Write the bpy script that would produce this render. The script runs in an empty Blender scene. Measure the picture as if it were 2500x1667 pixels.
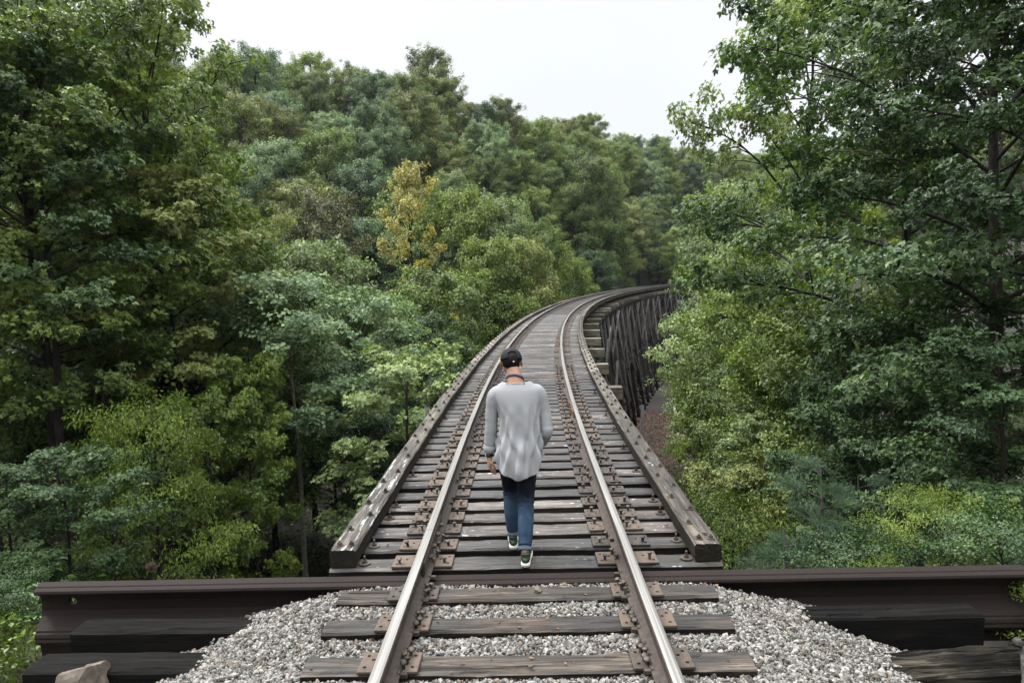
import bpy, bmesh, math, random
import numpy as np
from mathutils import Matrix, Vector

R = math.radians
SC = bpy.context.scene
COL = SC.collection

# ------------------------------------------------------------------ camera
CX, CH, YAW, PIT, ROL = .0395, 2.1782, R(1.06), R(5.48), R(1.48)
cam_d = bpy.data.cameras.new("camera")
cam_d.lens = 24.0; cam_d.sensor_width = 36.0; cam_d.clip_start = .05; cam_d.clip_end = 2000
cam = bpy.data.objects.new("camera", cam_d); COL.objects.link(cam)
cam.matrix_world = (Matrix.Translation((CX, 0, CH)) @ Matrix.Rotation(YAW, 4, 'Z') @
                    Matrix.Rotation(math.pi/2 - PIT, 4, 'X') @ Matrix.Rotation(-ROL, 4, 'Z'))
SC.camera = cam

# ------------------------------------------------------------------ sky: bright overcast, brighter overhead
SUN_EL, SUN_AZ = R(58), R(-60)
world = bpy.data.worlds.new("World"); SC.world = world; world.use_nodes = True
nt = world.node_tree; N = nt.nodes; Lk = nt.links; N.clear()
out = N.new("ShaderNodeOutputWorld"); bg = N.new("ShaderNodeBackground")
sky = N.new("ShaderNodeTexSky"); sky.sky_type = 'NISHITA'; sky.sun_disc = False
sky.sun_elevation = SUN_EL; sky.sun_rotation = SUN_AZ; sky.air_density = 1.0; sky.dust_density = 3.0
tc = N.new("ShaderNodeTexCoord"); sep = N.new("ShaderNodeSeparateXYZ")
Lk.new(tc.outputs["Generated"], sep.inputs[0])
ramp = N.new("ShaderNodeValToRGB"); Lk.new(sep.outputs["Z"], ramp.inputs[0])
cr = ramp.color_ramp; cr.interpolation = 'EASE'
cr.elements[0].position = 0.0; cr.elements[0].color = (2.85, 2.90, 2.92, 1)
cr.elements[1].position = 1.0; cr.elements[1].color = (20, 20.5, 20.8, 1)
e = cr.elements.new(.42); e.color = (3.10, 3.14, 3.15, 1)
nz = N.new("ShaderNodeTexNoise"); nz.inputs["Scale"].default_value = 2.2; nz.inputs["Detail"].default_value = 3
Lk.new(tc.outputs["Generated"], nz.inputs["Vector"])
mr = N.new("ShaderNodeMapRange"); mr.inputs[3].default_value = .88; mr.inputs[4].default_value = 1.08
Lk.new(nz.outputs["Fac"], mr.inputs[0])
mul = N.new("ShaderNodeVectorMath"); mul.operation = 'SCALE'
Lk.new(ramp.outputs[0], mul.inputs[0]); Lk.new(mr.outputs[0], mul.inputs["Scale"])
mix = N.new("ShaderNodeMix"); mix.data_type = 'RGBA'; mix.inputs["Factor"].default_value = .93
Lk.new(sky.outputs[0], mix.inputs["A"]); Lk.new(mul.outputs[0], mix.inputs["B"])
Lk.new(mix.outputs["Result"], bg.inputs[0]); bg.inputs[1].default_value = .1
Lk.new(bg.outputs[0], out.inputs[0])

sun_d = bpy.data.lights.new("sun", 'SUN'); sun_d.energy = 1.5; sun_d.angle = R(14); sun_d.color = (1, .98, .94)
sun = bpy.data.objects.new("sun", sun_d); COL.objects.link(sun)
sd = Vector((math.sin(SUN_AZ)*math.cos(SUN_EL), math.cos(SUN_AZ)*math.cos(SUN_EL), math.sin(SUN_EL)))
sun.rotation_euler = sd.to_track_quat('Z', 'Y').to_euler(); sun.location = sd*50

SC.view_settings.view_transform = 'Standard'; SC.view_settings.look = 'None'
SC.view_settings.exposure = 1.7; SC.view_settings.gamma = 1
cy = SC.cycles
cy.max_bounces = 6; cy.diffuse_bounces = 2; cy.glossy_bounces = 2; cy.transmission_bounces = 3
cy.transparent_max_bounces = 4; cy.use_denoising = True

# ------------------------------------------------------------------ helpers
def mesh_np(name, V, F, mats=(), attr=None, smooth=False, mi=None):
    """V (n,3); F list of (m,k) int arrays; attr: float per face"""
    if isinstance(F, np.ndarray): F = [F]
    F = [np.asarray(f, dtype=np.int32) for f in F if len(f)]
    me = bpy.data.meshes.new(name)
    V = np.ascontiguousarray(V, dtype=np.float32)
    me.vertices.add(len(V)); me.vertices.foreach_set("co", V.ravel())
    lt = np.concatenate([np.full(len(f), f.shape[1], np.int32) for f in F])
    idx = np.concatenate([f.ravel() for f in F])
    me.loops.add(len(idx)); me.loops.foreach_set("vertex_index", idx)
    me.polygons.add(len(lt))
    ls = np.zeros(len(lt), np.int32); ls[1:] = np.cumsum(lt)[:-1]
    me.polygons.foreach_set("loop_start", ls)
    if mi is not None: me.polygons.foreach_set("material_index", np.asarray(mi, np.int32))
    me.update(calc_edges=True)
    me.polygons.foreach_set("use_smooth", np.full(len(lt), bool(smooth)))
    if attr is not None:
        a = me.attributes.new("rnd", 'FLOAT', 'FACE'); a.data.foreach_set("value", np.asarray(attr, np.float32))
    for m in mats: me.materials.append(m)
    return me

def link(name, me, parent=None, loc=None, rot=None, mat=None):
    o = bpy.data.objects.new(name, me); COL.objects.link(o)
    if parent: o.parent = parent
    if loc is not None: o.location = loc
    if rot is not None: o.rotation_euler = rot
    if mat is not None:
        if me.materials: 
            o.material_slots[0].link = 'OBJECT'; o.material_slots[0].material = mat
        else: me.materials.append(mat)
    return o

def tag(o, label, cat, group=None):
    o['label'] = label; o['category'] = cat
    if group: o['group'] = group
    return o

def empty(name, loc=(0, 0, 0), rot=(0, 0, 0)):
    o = bpy.data.objects.new(name, None); COL.objects.link(o); o.location = loc; o.rotation_euler = rot
    o.empty_display_size = .2
    return o

class MB:
    """collects geometry for one mesh"""
    def __init__(s): s.V = []; s.F = {}; s.n = 0; s.A = {}
    def add(s, V, F, a=0.0):
        V = np.asarray(V, float)
        if isinstance(F, np.ndarray): F = [F]
        for f in F:
            f = np.asarray(f, int)
            if len(f) == 0: continue
            s.F.setdefault(f.shape[1], []).append(f + s.n)
            s.A.setdefault(f.shape[1], []).append(np.full(len(f), a) if np.isscalar(a) else a)
        s.V.append(V); s.n += len(V)
        return s
    def mesh(s, name, mats=(), smooth=False, attr=False):
        ks = sorted(s.F)
        return mesh_np(name, np.concatenate(s.V), [np.concatenate(s.F[k]) for k in ks], mats,
                       np.concatenate([np.concatenate(s.A[k]) for k in ks]) if attr else None, smooth)

def box(c, s, rz=0., M=None, bev=0.0):
    """box verts/faces; centre c, full size s; optional chamfer"""
    hx, hy, hz = s[0]/2, s[1]/2, s[2]/2
    if bev <= 0:
        V = np.array([[x, y, z] for z in (-hz, hz) for y in (-hy, hy) for x in (-hx, hx)])
        F = np.array([[0, 2, 3, 1], [4, 5, 7, 6], [0, 1, 5, 4], [2, 6, 7, 3], [0, 4, 6, 2], [1, 3, 7, 5]])
        Fs = [F]
    else:
        bm = bmesh.new(); bmesh.ops.create_cube(bm, size=1)
        bmesh.ops.scale(bm, vec=s, verts=bm.verts)
        bmesh.ops.bevel(bm, geom=bm.edges[:], offset=bev, segments=1, affect='EDGES')
        bm.verts.index_update()
        V = np.array([v.co[:] for v in bm.verts]); Fd = {}
        for f in bm.faces: Fd.setdefault(len(f.verts), []).append([v.index for v in f.verts])
        Fs = [np.array(v) for v in Fd.values()]; bm.free()
    if M is not None: V = V @ np.array(M.to_3x3()).T
    elif rz:
        c_, s_ = math.cos(rz), math.sin(rz); V = V @ np.array([[c_, s_, 0], [-s_, c_, 0], [0, 0, 1]])
    return V + np.array(c), Fs

def frame(t):
    t = np.asarray(t, float); t = t/np.linalg.norm(t)
    u = np.cross(t, (0, 0, 1.)); 
    if np.linalg.norm(u) < 1e-3: u = np.array([1., 0, 0])
    u /= np.linalg.norm(u); return t, u, np.cross(u, t)

def beam(a, b, w, h, roll=0.):
    """rectangular timber from a to b"""
    a = np.array(a, float); b = np.array(b, float); t, u, v = frame(b-a)
    if roll: u, v = u*math.cos(roll)+v*math.sin(roll), v*math.cos(roll)-u*math.sin(roll)
    V = []
    for p in (a, b):
        for (i, j) in ((-1, -1), (1, -1), (1, 1), (-1, 1)): V.append(p + u*w/2*i + v*h/2*j)
    return np.array(V), [np.array([[0, 1, 2, 3], [7, 6, 5, 4], [0, 4, 5, 1], [1, 5, 6, 2], [2, 6, 7, 3], [3, 7, 4, 0]])]

def tube(P, rad, n=6, cap=True, el=1.0, up=None):
    """tube along polyline, radii per point; el = flattening of second axis"""
    P = np.asarray(P, float); rad = np.broadcast_to(rad, (len(P),)).astype(float)
    el = np.broadcast_to(el, (len(P),)).astype(float)
    T = np.gradient(P, axis=0); T /= np.linalg.norm(T, axis=1)[:, None] + 1e-12
    u = np.cross(T[0], (0, 0, 1.) if up is None else up)
    if np.linalg.norm(u) < 1e-3: u = np.cross(T[0], (0, 1., 0))
    u /= np.linalg.norm(u)
    a = np.arange(n)/n*2*np.pi; V = []
    for i in range(len(P)):
        u = u - T[i]*(u@T[i]); u /= np.linalg.norm(u)+1e-12; v = np.cross(T[i], u)
        V.append(P[i] + rad[i]*(np.cos(a)[:, None]*u + el[i]*np.sin(a)[:, None]*v))
    V = np.concatenate(V); k = len(P)
    i = np.arange(k-1)[:, None]*n; j = np.arange(n)[None, :]; j2 = (j+1) % n
    F = np.stack([i+j, i+j2, i+n+j2, i+n+j], -1).reshape(-1, 4)
    Fs = [F]
    if cap:
        V = np.concatenate([V, P[:1], P[-1:]]); c0 = k*n
        jj = np.arange(n)
        Fs.append(np.concatenate([np.stack([np.full(n, c0), (jj+1) % n, jj], 1),
                                  np.stack([np.full(n, c0+1), (k-1)*n+jj, (k-1)*n+(jj+1) % n], 1)]))
    return V, Fs

def nz1(x, seed, f=1.0, o=3):
    """cheap smooth 1-D noise, about -1..1"""
    rs = np.random.RandomState(seed); r = 0
    for k in range(o*2): r = r + np.sin(x*f*(1.7**(k/1.3))*(.8+.4*rs.rand()) + rs.rand()*6.28)/(1.45**k)
    return r/2.4
def nz2(x, y, seed, f=1.0, o=4):
    rs = np.random.RandomState(seed); r = 0; amp = 1; tot = 0
    for k in range(o):
        for _ in range(3):
            a = rs.rand()*6.28; ff = f*2**k*(.7+.6*rs.rand())
            r = r + amp*np.sin((x*math.cos(a)+y*math.sin(a))*ff + rs.rand()*6.28)
        tot += amp*1.6; amp *= .55
    return r/tot

# ------------------------------------------------------------------ materials
def mat_base(name):
    m = bpy.data.materials.new(name); m.use_nodes = True
    n = m.node_tree.nodes; l = m.node_tree.links
    return m, n, l, n["Principled BSDF"]
ALB = [.78]      # overall reflectance scale of the non-leaf materials
def ramp_node(n, stops):
    r = n.new("ShaderNodeValToRGB"); c = r.color_ramp
    while len(c.elements) < len(stops): c.elements.new(.5)
    for e, (p, col) in zip(c.elements, stops): e.position = p; k = ALB[0] if max(col) < .95 else 1; e.color = (col[0]*k, col[1]*k, col[2]*k, 1)
    return r
def mixc(n, l, f, a, b, mode='MIX'):
    m = n.new("ShaderNodeMix"); m.data_type = 'RGBA'; m.blend_type = mode
    for k, v in (("Factor", f), ("A", a), ("B", b)):
        if isinstance(v, bpy.types.NodeSocket): l.new(v, m.inputs[k])
        elif k == "Factor": m.inputs[k].default_value = v
        else: m.inputs[k].default_value = (*v, 1)
    return m.outputs["Result"]
def math_n(n, l, op, a, b=None):
    m = n.new("ShaderNodeMath"); m.operation = op
    for i, v in enumerate((a, b)):
        if v is None: continue
        if isinstance(v, bpy.types.NodeSocket): l.new(v, m.inputs[i])
        else: m.inputs[i].default_value = v
    return m.outputs[0]

def wood(name, stops, scale=(1.2, 30, 30), white=None, rough=.6, spec=.5, bump=.35, wet=True, fine=9.0):
    m, n, l, b = mat_base(name)
    tc = n.new("ShaderNodeTexCoord"); oi = n.new("ShaderNodeObjectInfo")
    mp = n.new("ShaderNodeMapping"); mp.inputs["Scale"].default_value = scale
    add = n.new("ShaderNodeVectorMath"); add.operation = 'ADD'
    sc = n.new("ShaderNodeVectorMath"); sc.operation = 'SCALE'; sc.inputs[0].default_value = (31, 47, 23)
    l.new(oi.outputs["Random"], sc.inputs["Scale"])
    l.new(tc.outputs["Object"], add.inputs[0]); l.new(sc.outputs[0], add.inputs[1]); l.new(add.outputs[0], mp.inputs[0])
    n1 = n.new("ShaderNodeTexNoise"); n1.inputs["Scale"].default_value = 1.6; n1.inputs["Detail"].default_value = 8; n1.inputs["Roughness"].default_value = .65
    n1.inputs["Distortion"].default_value = .6
    l.new(mp.outputs[0], n1.inputs[0])
    n2 = n.new("ShaderNodeTexNoise"); n2.inputs["Scale"].default_value = 2.3; n2.inputs["Detail"].default_value = 4
    l.new(add.outputs[0], n2.inputs[0])
    f = math_n(n, l, 'ADD', math_n(n, l, 'MULTIPLY', n1.outputs[0], .62), math_n(n, l, 'MULTIPLY', n2.outputs[0], .38))
    # whole-piece offset
    f = math_n(n, l, 'ADD', f, math_n(n, l, 'MULTIPLY', math_n(n, l, 'SUBTRACT', oi.outputs["Random"], .5), .24))
    r = ramp_node(n, stops); l.new(f, r.inputs[0]); col = r.outputs[0]
    # dark cracks along the grain
    mp2 = n.new("ShaderNodeMapping"); mp2.inputs["Scale"].default_value = (scale[0]*1.1, scale[1]*1.4, scale[2]*1.4); l.new(add.outputs[0], mp2.inputs[0])
    n3 = n.new("ShaderNodeTexNoise"); n3.inputs["Scale"].default_value = 1.1; n3.inputs["Detail"].default_value = 5; n3.inputs["Distortion"].default_value = 1.2
    l.new(mp2.outputs[0], n3.inputs[0])
    ck = ramp_node(n, [(.455, (1, 1, 1)), (.495, (.12, .12, .12)), (.505, (.12, .12, .12)), (.545, (1, 1, 1))]); l.new(n3.outputs[0], ck.inputs[0])
    col = mixc(n, l, .8, col, ck.outputs[0], 'MULTIPLY')
    if white:
        n4 = n.new("ShaderNodeTexNoise"); n4.inputs["Scale"].default_value = white[1]; n4.inputs["Detail"].default_value = 7; n4.inputs["Roughness"].default_value = .75
        mp3 = n.new("ShaderNodeMapping"); mp3.inputs["Scale"].default_value = white[2]; l.new(add.outputs[0], mp3.inputs[0]); l.new(mp3.outputs[0], n4.inputs[0])
        wr = ramp_node(n, [(white[0], (0, 0, 0)), (white[0]+.05, (1, 1, 1))]); l.new(math_n(n, l, 'ADD', n4.outputs[0], math_n(n, l, 'MULTIPLY', oi.outputs["Random"], .07)), wr.inputs[0])
        col = mixc(n, l, wr.outputs[0], col, (.33, .345, .36))
    l.new(col, b.inputs["Base Color"])
    rr = n.new("ShaderNodeMapRange"); rr.inputs[3].default_value = rough-.15; rr.inputs[4].default_value = rough+.2
    l.new(n2.outputs[0], rr.inputs[0]); l.new(rr.outputs[0], b.inputs["Roughness"])
    b.inputs["Specular IOR Level"].default_value = spec
    bp = n.new("ShaderNodeBump"); bp.inputs["Strength"].default_value = bump; bp.inputs["Distance"].default_value = .01
    bf = math_n(n, l, 'ADD', n1.outputs[0], ck.outputs[0]); l.new(bf, bp.inputs["Height"]); l.new(bp.outputs[0], b.inputs["Normal"])
    return m

M = {}
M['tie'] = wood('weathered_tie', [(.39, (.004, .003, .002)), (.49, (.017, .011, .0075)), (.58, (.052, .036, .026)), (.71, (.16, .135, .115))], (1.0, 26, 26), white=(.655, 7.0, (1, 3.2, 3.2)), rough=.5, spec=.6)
M['tie_old'] = wood('ballast_tie_wood', [(.40, (.003, .0025, .002)), (.50, (.014, .010, .007)), (.60, (.060, .042, .029)), (.72, (.21, .165, .12))], (1.0, 24, 24), rough=.65)
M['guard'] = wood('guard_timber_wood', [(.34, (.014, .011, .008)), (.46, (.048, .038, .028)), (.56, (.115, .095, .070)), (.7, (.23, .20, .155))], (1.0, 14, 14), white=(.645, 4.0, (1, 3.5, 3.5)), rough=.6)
M['guard_lichen'] = wood('lichened_guard_timber', [(.34, (.014, .011, .008)), (.46, (.045, .036, .027)), (.56, (.10, .085, .065)), (.7, (.20, .18, .14))], (1.0, 14, 14), white=(.585, 3.0, (.8, 8, 8)), rough=.6)
M['dark_timber'] = wood('creosoted_timber', [(.3, (.002, .002, .002)), (.5, (.0045, .004, .0035)), (.7, (.014, .012, .010))], (1.0, 18, 18), rough=.85, spec=.12)
M['creosote_shade'] = wood('shaded_tie_side', [(.3, (.004, .003, .003)), (.52, (.012, .009, .007)), (.7, (.045, .034, .026))], (1.0, 20, 20), rough=.8, spec=.15)  # creosote brown darkened: shade of the upright faces put into the colour
M['guard_side_shade'] = wood('shaded_guard_side', [(.3, (.007, .006, .004)), (.52, (.020, .017, .011)), (.7, (.06, .052, .036))], (1.0, 16, 16), rough=.8, spec=.2)  # guard timber flanks coloured dark to imitate shade below their tops
M['post'] = wood('trestle_post_wood', [(.38, (.004, .003, .003)), (.50, (.014, .009, .007)), (.60, (.052, .036, .030)), (.70, (.20, .18, .172))], (9, 9, .5), rough=.7, bump=.2)
M['cap'] = wood('cap_timber_wood', [(.35, (.03, .024, .016)), (.5, (.10, .085, .055)), (.65, (.27, .24, .17))], (1., 12, 12), rough=.7)
M['bark'] = wood('bark', [(.35, (.012, .010, .008)), (.52, (.035, .030, .025)), (.7, (.09, .082, .072))], (14, 14, 2.5), rough=.85, spec=.2)
M['pale_bark'] = wood('pale_bark', [(.35, (.14, .13, .115)), (.52, (.27, .25, .22)), (.7, (.42, .40, .37))], (12, 12, 4), rough=.85, spec=.2)
M['rotten'] = wood('rotten_wood', [(.36, (.004, .0035, .003)), (.52, (.014, .012, .009)), (.68, (.075, .066, .050))], (1.2, 16, 16), rough=.9, spec=.15, bump=.8)
M['driftwood'] = wood('driftwood', [(.35, (.02, .018, .015)), (.5, (.08, .075, .065)), (.65, (.22, .21, .185))], (3, 20, 20), rough=.8)

def metal(name, c1, c2, rough=.6, metallic=.3, scale=30, bump=.3):
    m, n, l, b = mat_base(name)
    tc = n.new("ShaderNodeTexCoord"); nn = n.new("ShaderNodeTexNoise"); nn.inputs["Scale"].default_value = scale; nn.inputs["Detail"].default_value = 8; nn.inputs["Roughness"].default_value = .7
    oi = n.new("ShaderNodeObjectInfo")
    l.new(tc.outputs["Object"], nn.inputs[0])
    f = math_n(n, l, 'ADD', nn.outputs[0], math_n(n, l, 'MULTIPLY', math_n(n, l, 'SUBTRACT', oi.outputs["Random"], .5), .35))
    r = ramp_node(n, [(.35, c1), (.65, c2)]); l.new(f, r.inputs[0]); l.new(r.outputs[0], b.inputs["Base Color"])
    b.inputs["Roughness"].default_value = rough; b.inputs["Metallic"].default_value = metallic
    bp = n.new("ShaderNodeBump"); bp.inputs["Strength"].default_value = bump; bp.inputs["Distance"].default_value = .002
    l.new(nn.outputs[0], bp.inputs["Height"]); l.new(bp.outputs[0], b.inputs["Normal"])
    return m
M['rust'] = metal('rusty_rail_steel', (.035, .026, .022), (.085, .060, .046), .75, .15, 25)
M['plate'] = metal('tie_plate_rust', (.034, .026, .021), (.105, .074, .053), .7, .1, 22, .5)
M['spike'] = metal('spike_iron', (.030, .024, .020), (.10, .078, .062), .55, .3, 40)
M['orange_rust'] = metal('orange_rust', (.12, .05, .025), (.30, .13, .06), .8, .1, 30)
M['girder'] = metal('painted_girder_steel', (.007, .0042, .0035), (.022, .0135, .011), .8, .0, 90, .9)

def rail_top():
    m, n, l, b = mat_base('polished_rail_head')
    tc = n.new("ShaderNodeTexCoord"); mp = n.new("ShaderNodeMapping"); mp.inputs["Scale"].default_value = (110, .8, 1)
    l.new(tc.outputs["Object"], mp.inputs[0]); nn = n.new("ShaderNodeTexNoise"); nn.inputs["Scale"].default_value = 1; nn.inputs["Detail"].default_value = 4
    l.new(mp.outputs[0], nn.inputs[0])
    r = ramp_node(n, [(.3, (.30, .275, .25)), (.7, (.58, .57, .55))]); l.new(nn.outputs[0], r.inputs[0]); l.new(r.outputs[0], b.inputs["Base Color"])
    b.inputs["Metallic"].default_value = .85; b.inputs["Roughness"].default_value = .38
    return m
M['rail_top'] = rail_top()

def simple(name, c, rough=.6, bumps=None, spec=.5, var=None, sub=0):
    m, n, l, b = mat_base(name)
    b.inputs["Base Color"].default_value = (*[q*ALB[0] for q in c], 1); b.inputs["Roughness"].default_value = rough; b.inputs["Specular IOR Level"].default_value = spec
    if sub: b.inputs["Subsurface Weight"].default_value = sub; b.inputs["Subsurface Radius"].default_value = (.02, .008, .004)
    if bumps or var:
        tc = n.new("ShaderNodeTexCoord"); nn = n.new("ShaderNodeTexNoise"); nn.inputs["Scale"].default_value = (bumps or (60, .2))[0]; nn.inputs["Detail"].default_value = 6
        l.new(tc.outputs["Object"], nn.inputs[0])
        if bumps:
            bp = n.new("ShaderNodeBump"); bp.inputs["Strength"].default_value = bumps[1]; bp.inputs["Distance"].default_value = .003
            l.new(nn.outputs[0], bp.inputs["Height"]); l.new(bp.outputs[0], b.inputs["Normal"])
        if var:
            r = ramp_node(n, [(.35, c), (.65, var)]); l.new(nn.outputs[0], r.inputs[0]); l.new(r.outputs[0], b.inputs["Base Color"])
    return m
M['shirt'] = simple('grey_marl_jersey', (.265, .268, .278), .9, (260, .25), .2, (.325, .328, .338))
M['skin'] = simple('skin', (.36, .19, .12), .5, None, .4, (.42, .24, .155), .08)
M['hair'] = simple('black_hair', (.006, .005, .004), .7, (180, .5), .15)
M['cap_cloth'] = simple('black_cap_cotton', (.007, .009, .011), .85, (220, .3), .3)
M['navy'] = simple('navy_strap', (.02, .028, .085), .8, (200, .2))
M['shoe'] = simple('green_suede', (.018, .026, .018), .85, (90, .3), .2, (.040, .052, .036))
M['sole'] = simple('cream_rubber', (.62, .60, .52), .6)
M['cuffblue'] = simple('turned_denim', (.11, .155, .22), .9, (300, .3), .2, (.16, .21, .28))
M['black_leather'] = simple('black_leather', (.01, .009, .008), .4)
M['steel'] = simple('bright_steel', (.6, .6, .6), .3)

def denim():
    m, n, l, b = mat_base('blue_denim')
    tc = n.new("ShaderNodeTexCoord"); sp = n.new("ShaderNodeSeparateXYZ"); l.new(tc.outputs["Object"], sp.inputs[0])
    # wear: knees and calves are faded (real fade of the cloth), with a noise edge
    nn = n.new("ShaderNodeTexNoise"); nn.inputs["Scale"].default_value = 28; nn.inputs["Detail"].default_value = 6
    mp = n.new("ShaderNodeMapping"); mp.inputs["Scale"].default_value = (1, 1, .45); l.new(tc.outputs["Object"], mp.inputs[0]); l.new(mp.outputs[0], nn.inputs[0])
    r = ramp_node(n, [(0, (.012, .026, .050)), (.16, (.016, .034, .062)), (.30, (.030, .058, .098)), (.40, (.015, .030, .052)), (.50, (.004, .007, .012)), (1, (.003, .004, .007))])
    z = math_n(n, l, 'ADD', sp.outputs["Z"], math_n(n, l, 'MULTIPLY', math_n(n, l, 'SUBTRACT', nn.outputs[0], .5), .22))
    l.new(z, r.inputs[0]); 
    c = mixc(n, l, .35, r.outputs[0], nn.outputs["Color"], 'SOFT_LIGHT')
    l.new(r.outputs[0], b.inputs["Base Color"]); b.inputs["Roughness"].default_value = .9; b.inputs["Specular IOR Level"].default_value = .2
    n2 = n.new("ShaderNodeTexNoise"); n2.inputs["Scale"].default_value = 320; l.new(tc.outputs["Object"], n2.inputs[0])
    bp = n.new("ShaderNodeBump"); bp.inputs["Strength"].default_value = .3; bp.inputs["Distance"].default_value = .002; l.new(n2.outputs[0], bp.inputs["Height"]); l.new(bp.outputs[0], b.inputs["Normal"])
    return m
M['denim'] = denim()

def attr_mat(name, stops, rough=.8, spec=.3, noise=None, bump=0.0, obj=0.0):
    """colour by the per-piece 'rnd' value"""
    m, n, l, b = mat_base(name)
    at = n.new("ShaderNodeAttribute"); at.attribute_name = "rnd"
    r = ramp_node(n, stops); f = at.outputs["Fac"]
    l.new(f, r.inputs[0]); c = r.outputs[0]
    if noise:
        tc = n.new("ShaderNodeTexCoord"); nn = n.new("ShaderNodeTexNoise"); nn.inputs["Scale"].default_value = noise; nn.inputs["Detail"].default_value = 6
        l.new(tc.outputs["Object"], nn.inputs[0]); rr = ramp_node(n, [(.3, (.55, .55, .55)), (.7, (1.1, 1.1, 1.1))]); l.new(nn.outputs[0], rr.inputs[0])
        c = mixc(n, l, 1.0, c, rr.outputs[0], 'MULTIPLY')
        if bump:
            bp = n.new("ShaderNodeBump"); bp.inputs["Strength"].default_value = bump; bp.inputs["Distance"].default_value = .004; l.new(nn.outputs[0], bp.inputs["Height"]); l.new(bp.outputs[0], b.inputs["Normal"])
    l.new(c, b.inputs["Base Color"]); b.inputs["Roughness"].default_value = rough; b.inputs["Specular IOR Level"].default_value = spec
    return m
M['gravel'] = attr_mat('limestone_ballast', [(0, (.05, .044, .038)), (.22, (.12, .112, .100)), (.55, (.25, .238, .222)), (.92, (.40, .385, .355)), (.96, (.20, .165, .12)), (1, (.17, .13, .10))], .85, .25, 60, .4)

def leaf_mat(name, dark, light, mid=None, trans=.25, spec=.32, rough=.45, yellow=None):
    m, n, l, b = mat_base(name)
    at = n.new("ShaderNodeAttribute"); at.attribute_name = "rnd"; oi = n.new("ShaderNodeObjectInfo")
    f = math_n(n, l, 'ADD', math_n(n, l, 'MULTIPLY', at.outputs["Fac"], .75), math_n(n, l, 'MULTIPLY', oi.outputs["Random"], .25))
    st = [(.12, dark), (.55, mid), (.95, light)] if mid else [(0, dark), (.95, light)]
    if yellow: st.append((.985, yellow))
    r = ramp_node(n, st); l.new(f, r.inputs[0])
    l.new(r.outputs[0], b.inputs["Base Color"]); b.inputs["Roughness"].default_value = rough; b.inputs["Specular IOR Level"].default_value = spec
    tr = n.new("ShaderNodeBsdfTranslucent"); c2 = mixc(n, l, 1.0, r.outputs[0], (1.25, 1.35, .6), 'MULTIPLY'); l.new(c2, tr.inputs[0])
    mx = n.new("ShaderNodeMixShader"); mx.inputs[0].default_value = trans
    l.new(b.outputs[0], mx.inputs[1]); l.new(tr.outputs[0], mx.inputs[2]); l.new(mx.outputs[0], n["Material Output"].inputs[0])
    return m
ALB[0] = 1.
LM = {
 'mid':    leaf_mat('leaf_mid_green', (.018, .036, .005), (.31, .38, .090), mid=(.098, .148, .026)),
 'deep':   leaf_mat('leaf_deep_green', (.010, .025, .008), (.145, .21, .072), mid=(.038, .076, .024)),
 'bright': leaf_mat('leaf_bright_green', (.034, .062, .008), (.29, .35, .080), mid=(.120, .170, .026)),
 'pale':   leaf_mat('leaf_pale_green', (.036, .060, .022), (.38, .46, .20), mid=(.16, .215, .085)),
 'blue':   leaf_mat('leaf_bluish_green', (.020, .044, .020), (.34, .43, .22), mid=(.120, .185, .085)),
 'olive':  leaf_mat('leaf_olive', (.028, .038, .009), (.33, .37, .12), mid=(.135, .160, .040)),
 'brown':  leaf_mat('leaf_brownish', (.022, .022, .009), (.16, .165, .068), mid=(.066, .068, .028)),
 'yellow': leaf_mat('leaf_yellow', (.09, .085, .018), (.50, .45, .15), mid=(.26, .235, .055)),
 'pine':   leaf_mat('pine_needles', (.018, .036, .020), (.095, .155, .085), mid=(.046, .084, .046)),
}

ALB[0] = .78
def ground_mat():
    m, n, l, b = mat_base('forest_floor')
    tc = n.new("ShaderNodeTexCoord")
    n1 = n.new("ShaderNodeTexNoise"); n1.inputs["Scale"].default_value = .25; n1.inputs["Detail"].default_value = 9; n1.inputs["Roughness"].default_value = .7
    n2 = n.new("ShaderNodeTexNoise"); n2.inputs["Scale"].default_value = 9; n2.inputs["Detail"].default_value = 8
    l.new(tc.outputs["Object"], n1.inputs[0]); l.new(tc.outputs["Object"], n2.inputs[0])
    r1 = ramp_node(n, [(.35, (.004, .003, .002)), (.5, (.010, .007, .0045)), (.62, (.022, .014, .009)), (.75, (.006, .009, .003))]); l.new(n1.outputs[0], r1.inputs[0])
    r2 = ramp_node(n, [(.3, (.4, .4, .4)), (.7, (1.4, 1.3, 1.2))]); l.new(n2.outputs[0], r2.inputs[0])
    c = mixc(n, l, 1.0, r1.outputs[0], r2.outputs[0], 'MULTIPLY'); l.new(c, b.inputs["Base Color"]); b.inputs["Roughness"].default_value = .95
    bp = n.new("ShaderNodeBump"); bp.inputs["Strength"].default_value = .6; bp.inputs["Distance"].default_value = .08; l.new(n2.outputs[0], bp.inputs["Height"]); l.new(bp.outputs[0], b.inputs["Normal"])
    return m
M['ground'] = ground_mat()
M['sand'] = simple('river_sand', (.30, .26, .20), .95, (8, .5), .2, (.20, .17, .13))
M['litter'] = attr_mat('dead_leaves', [(0, (.05, .025, .014)), (.5, (.12, .062, .034)), (1, (.20, .11, .06))], .8)
M['grass'] = leaf_mat('grass_blades', (.050, .065, .025), (.16, .18, .08))
M['rock'] = attr_mat('sandstone', [(0, (.15, .125, .10)), (1, (.22, .19, .155))], .95, .15, 16, 1.0)

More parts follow.
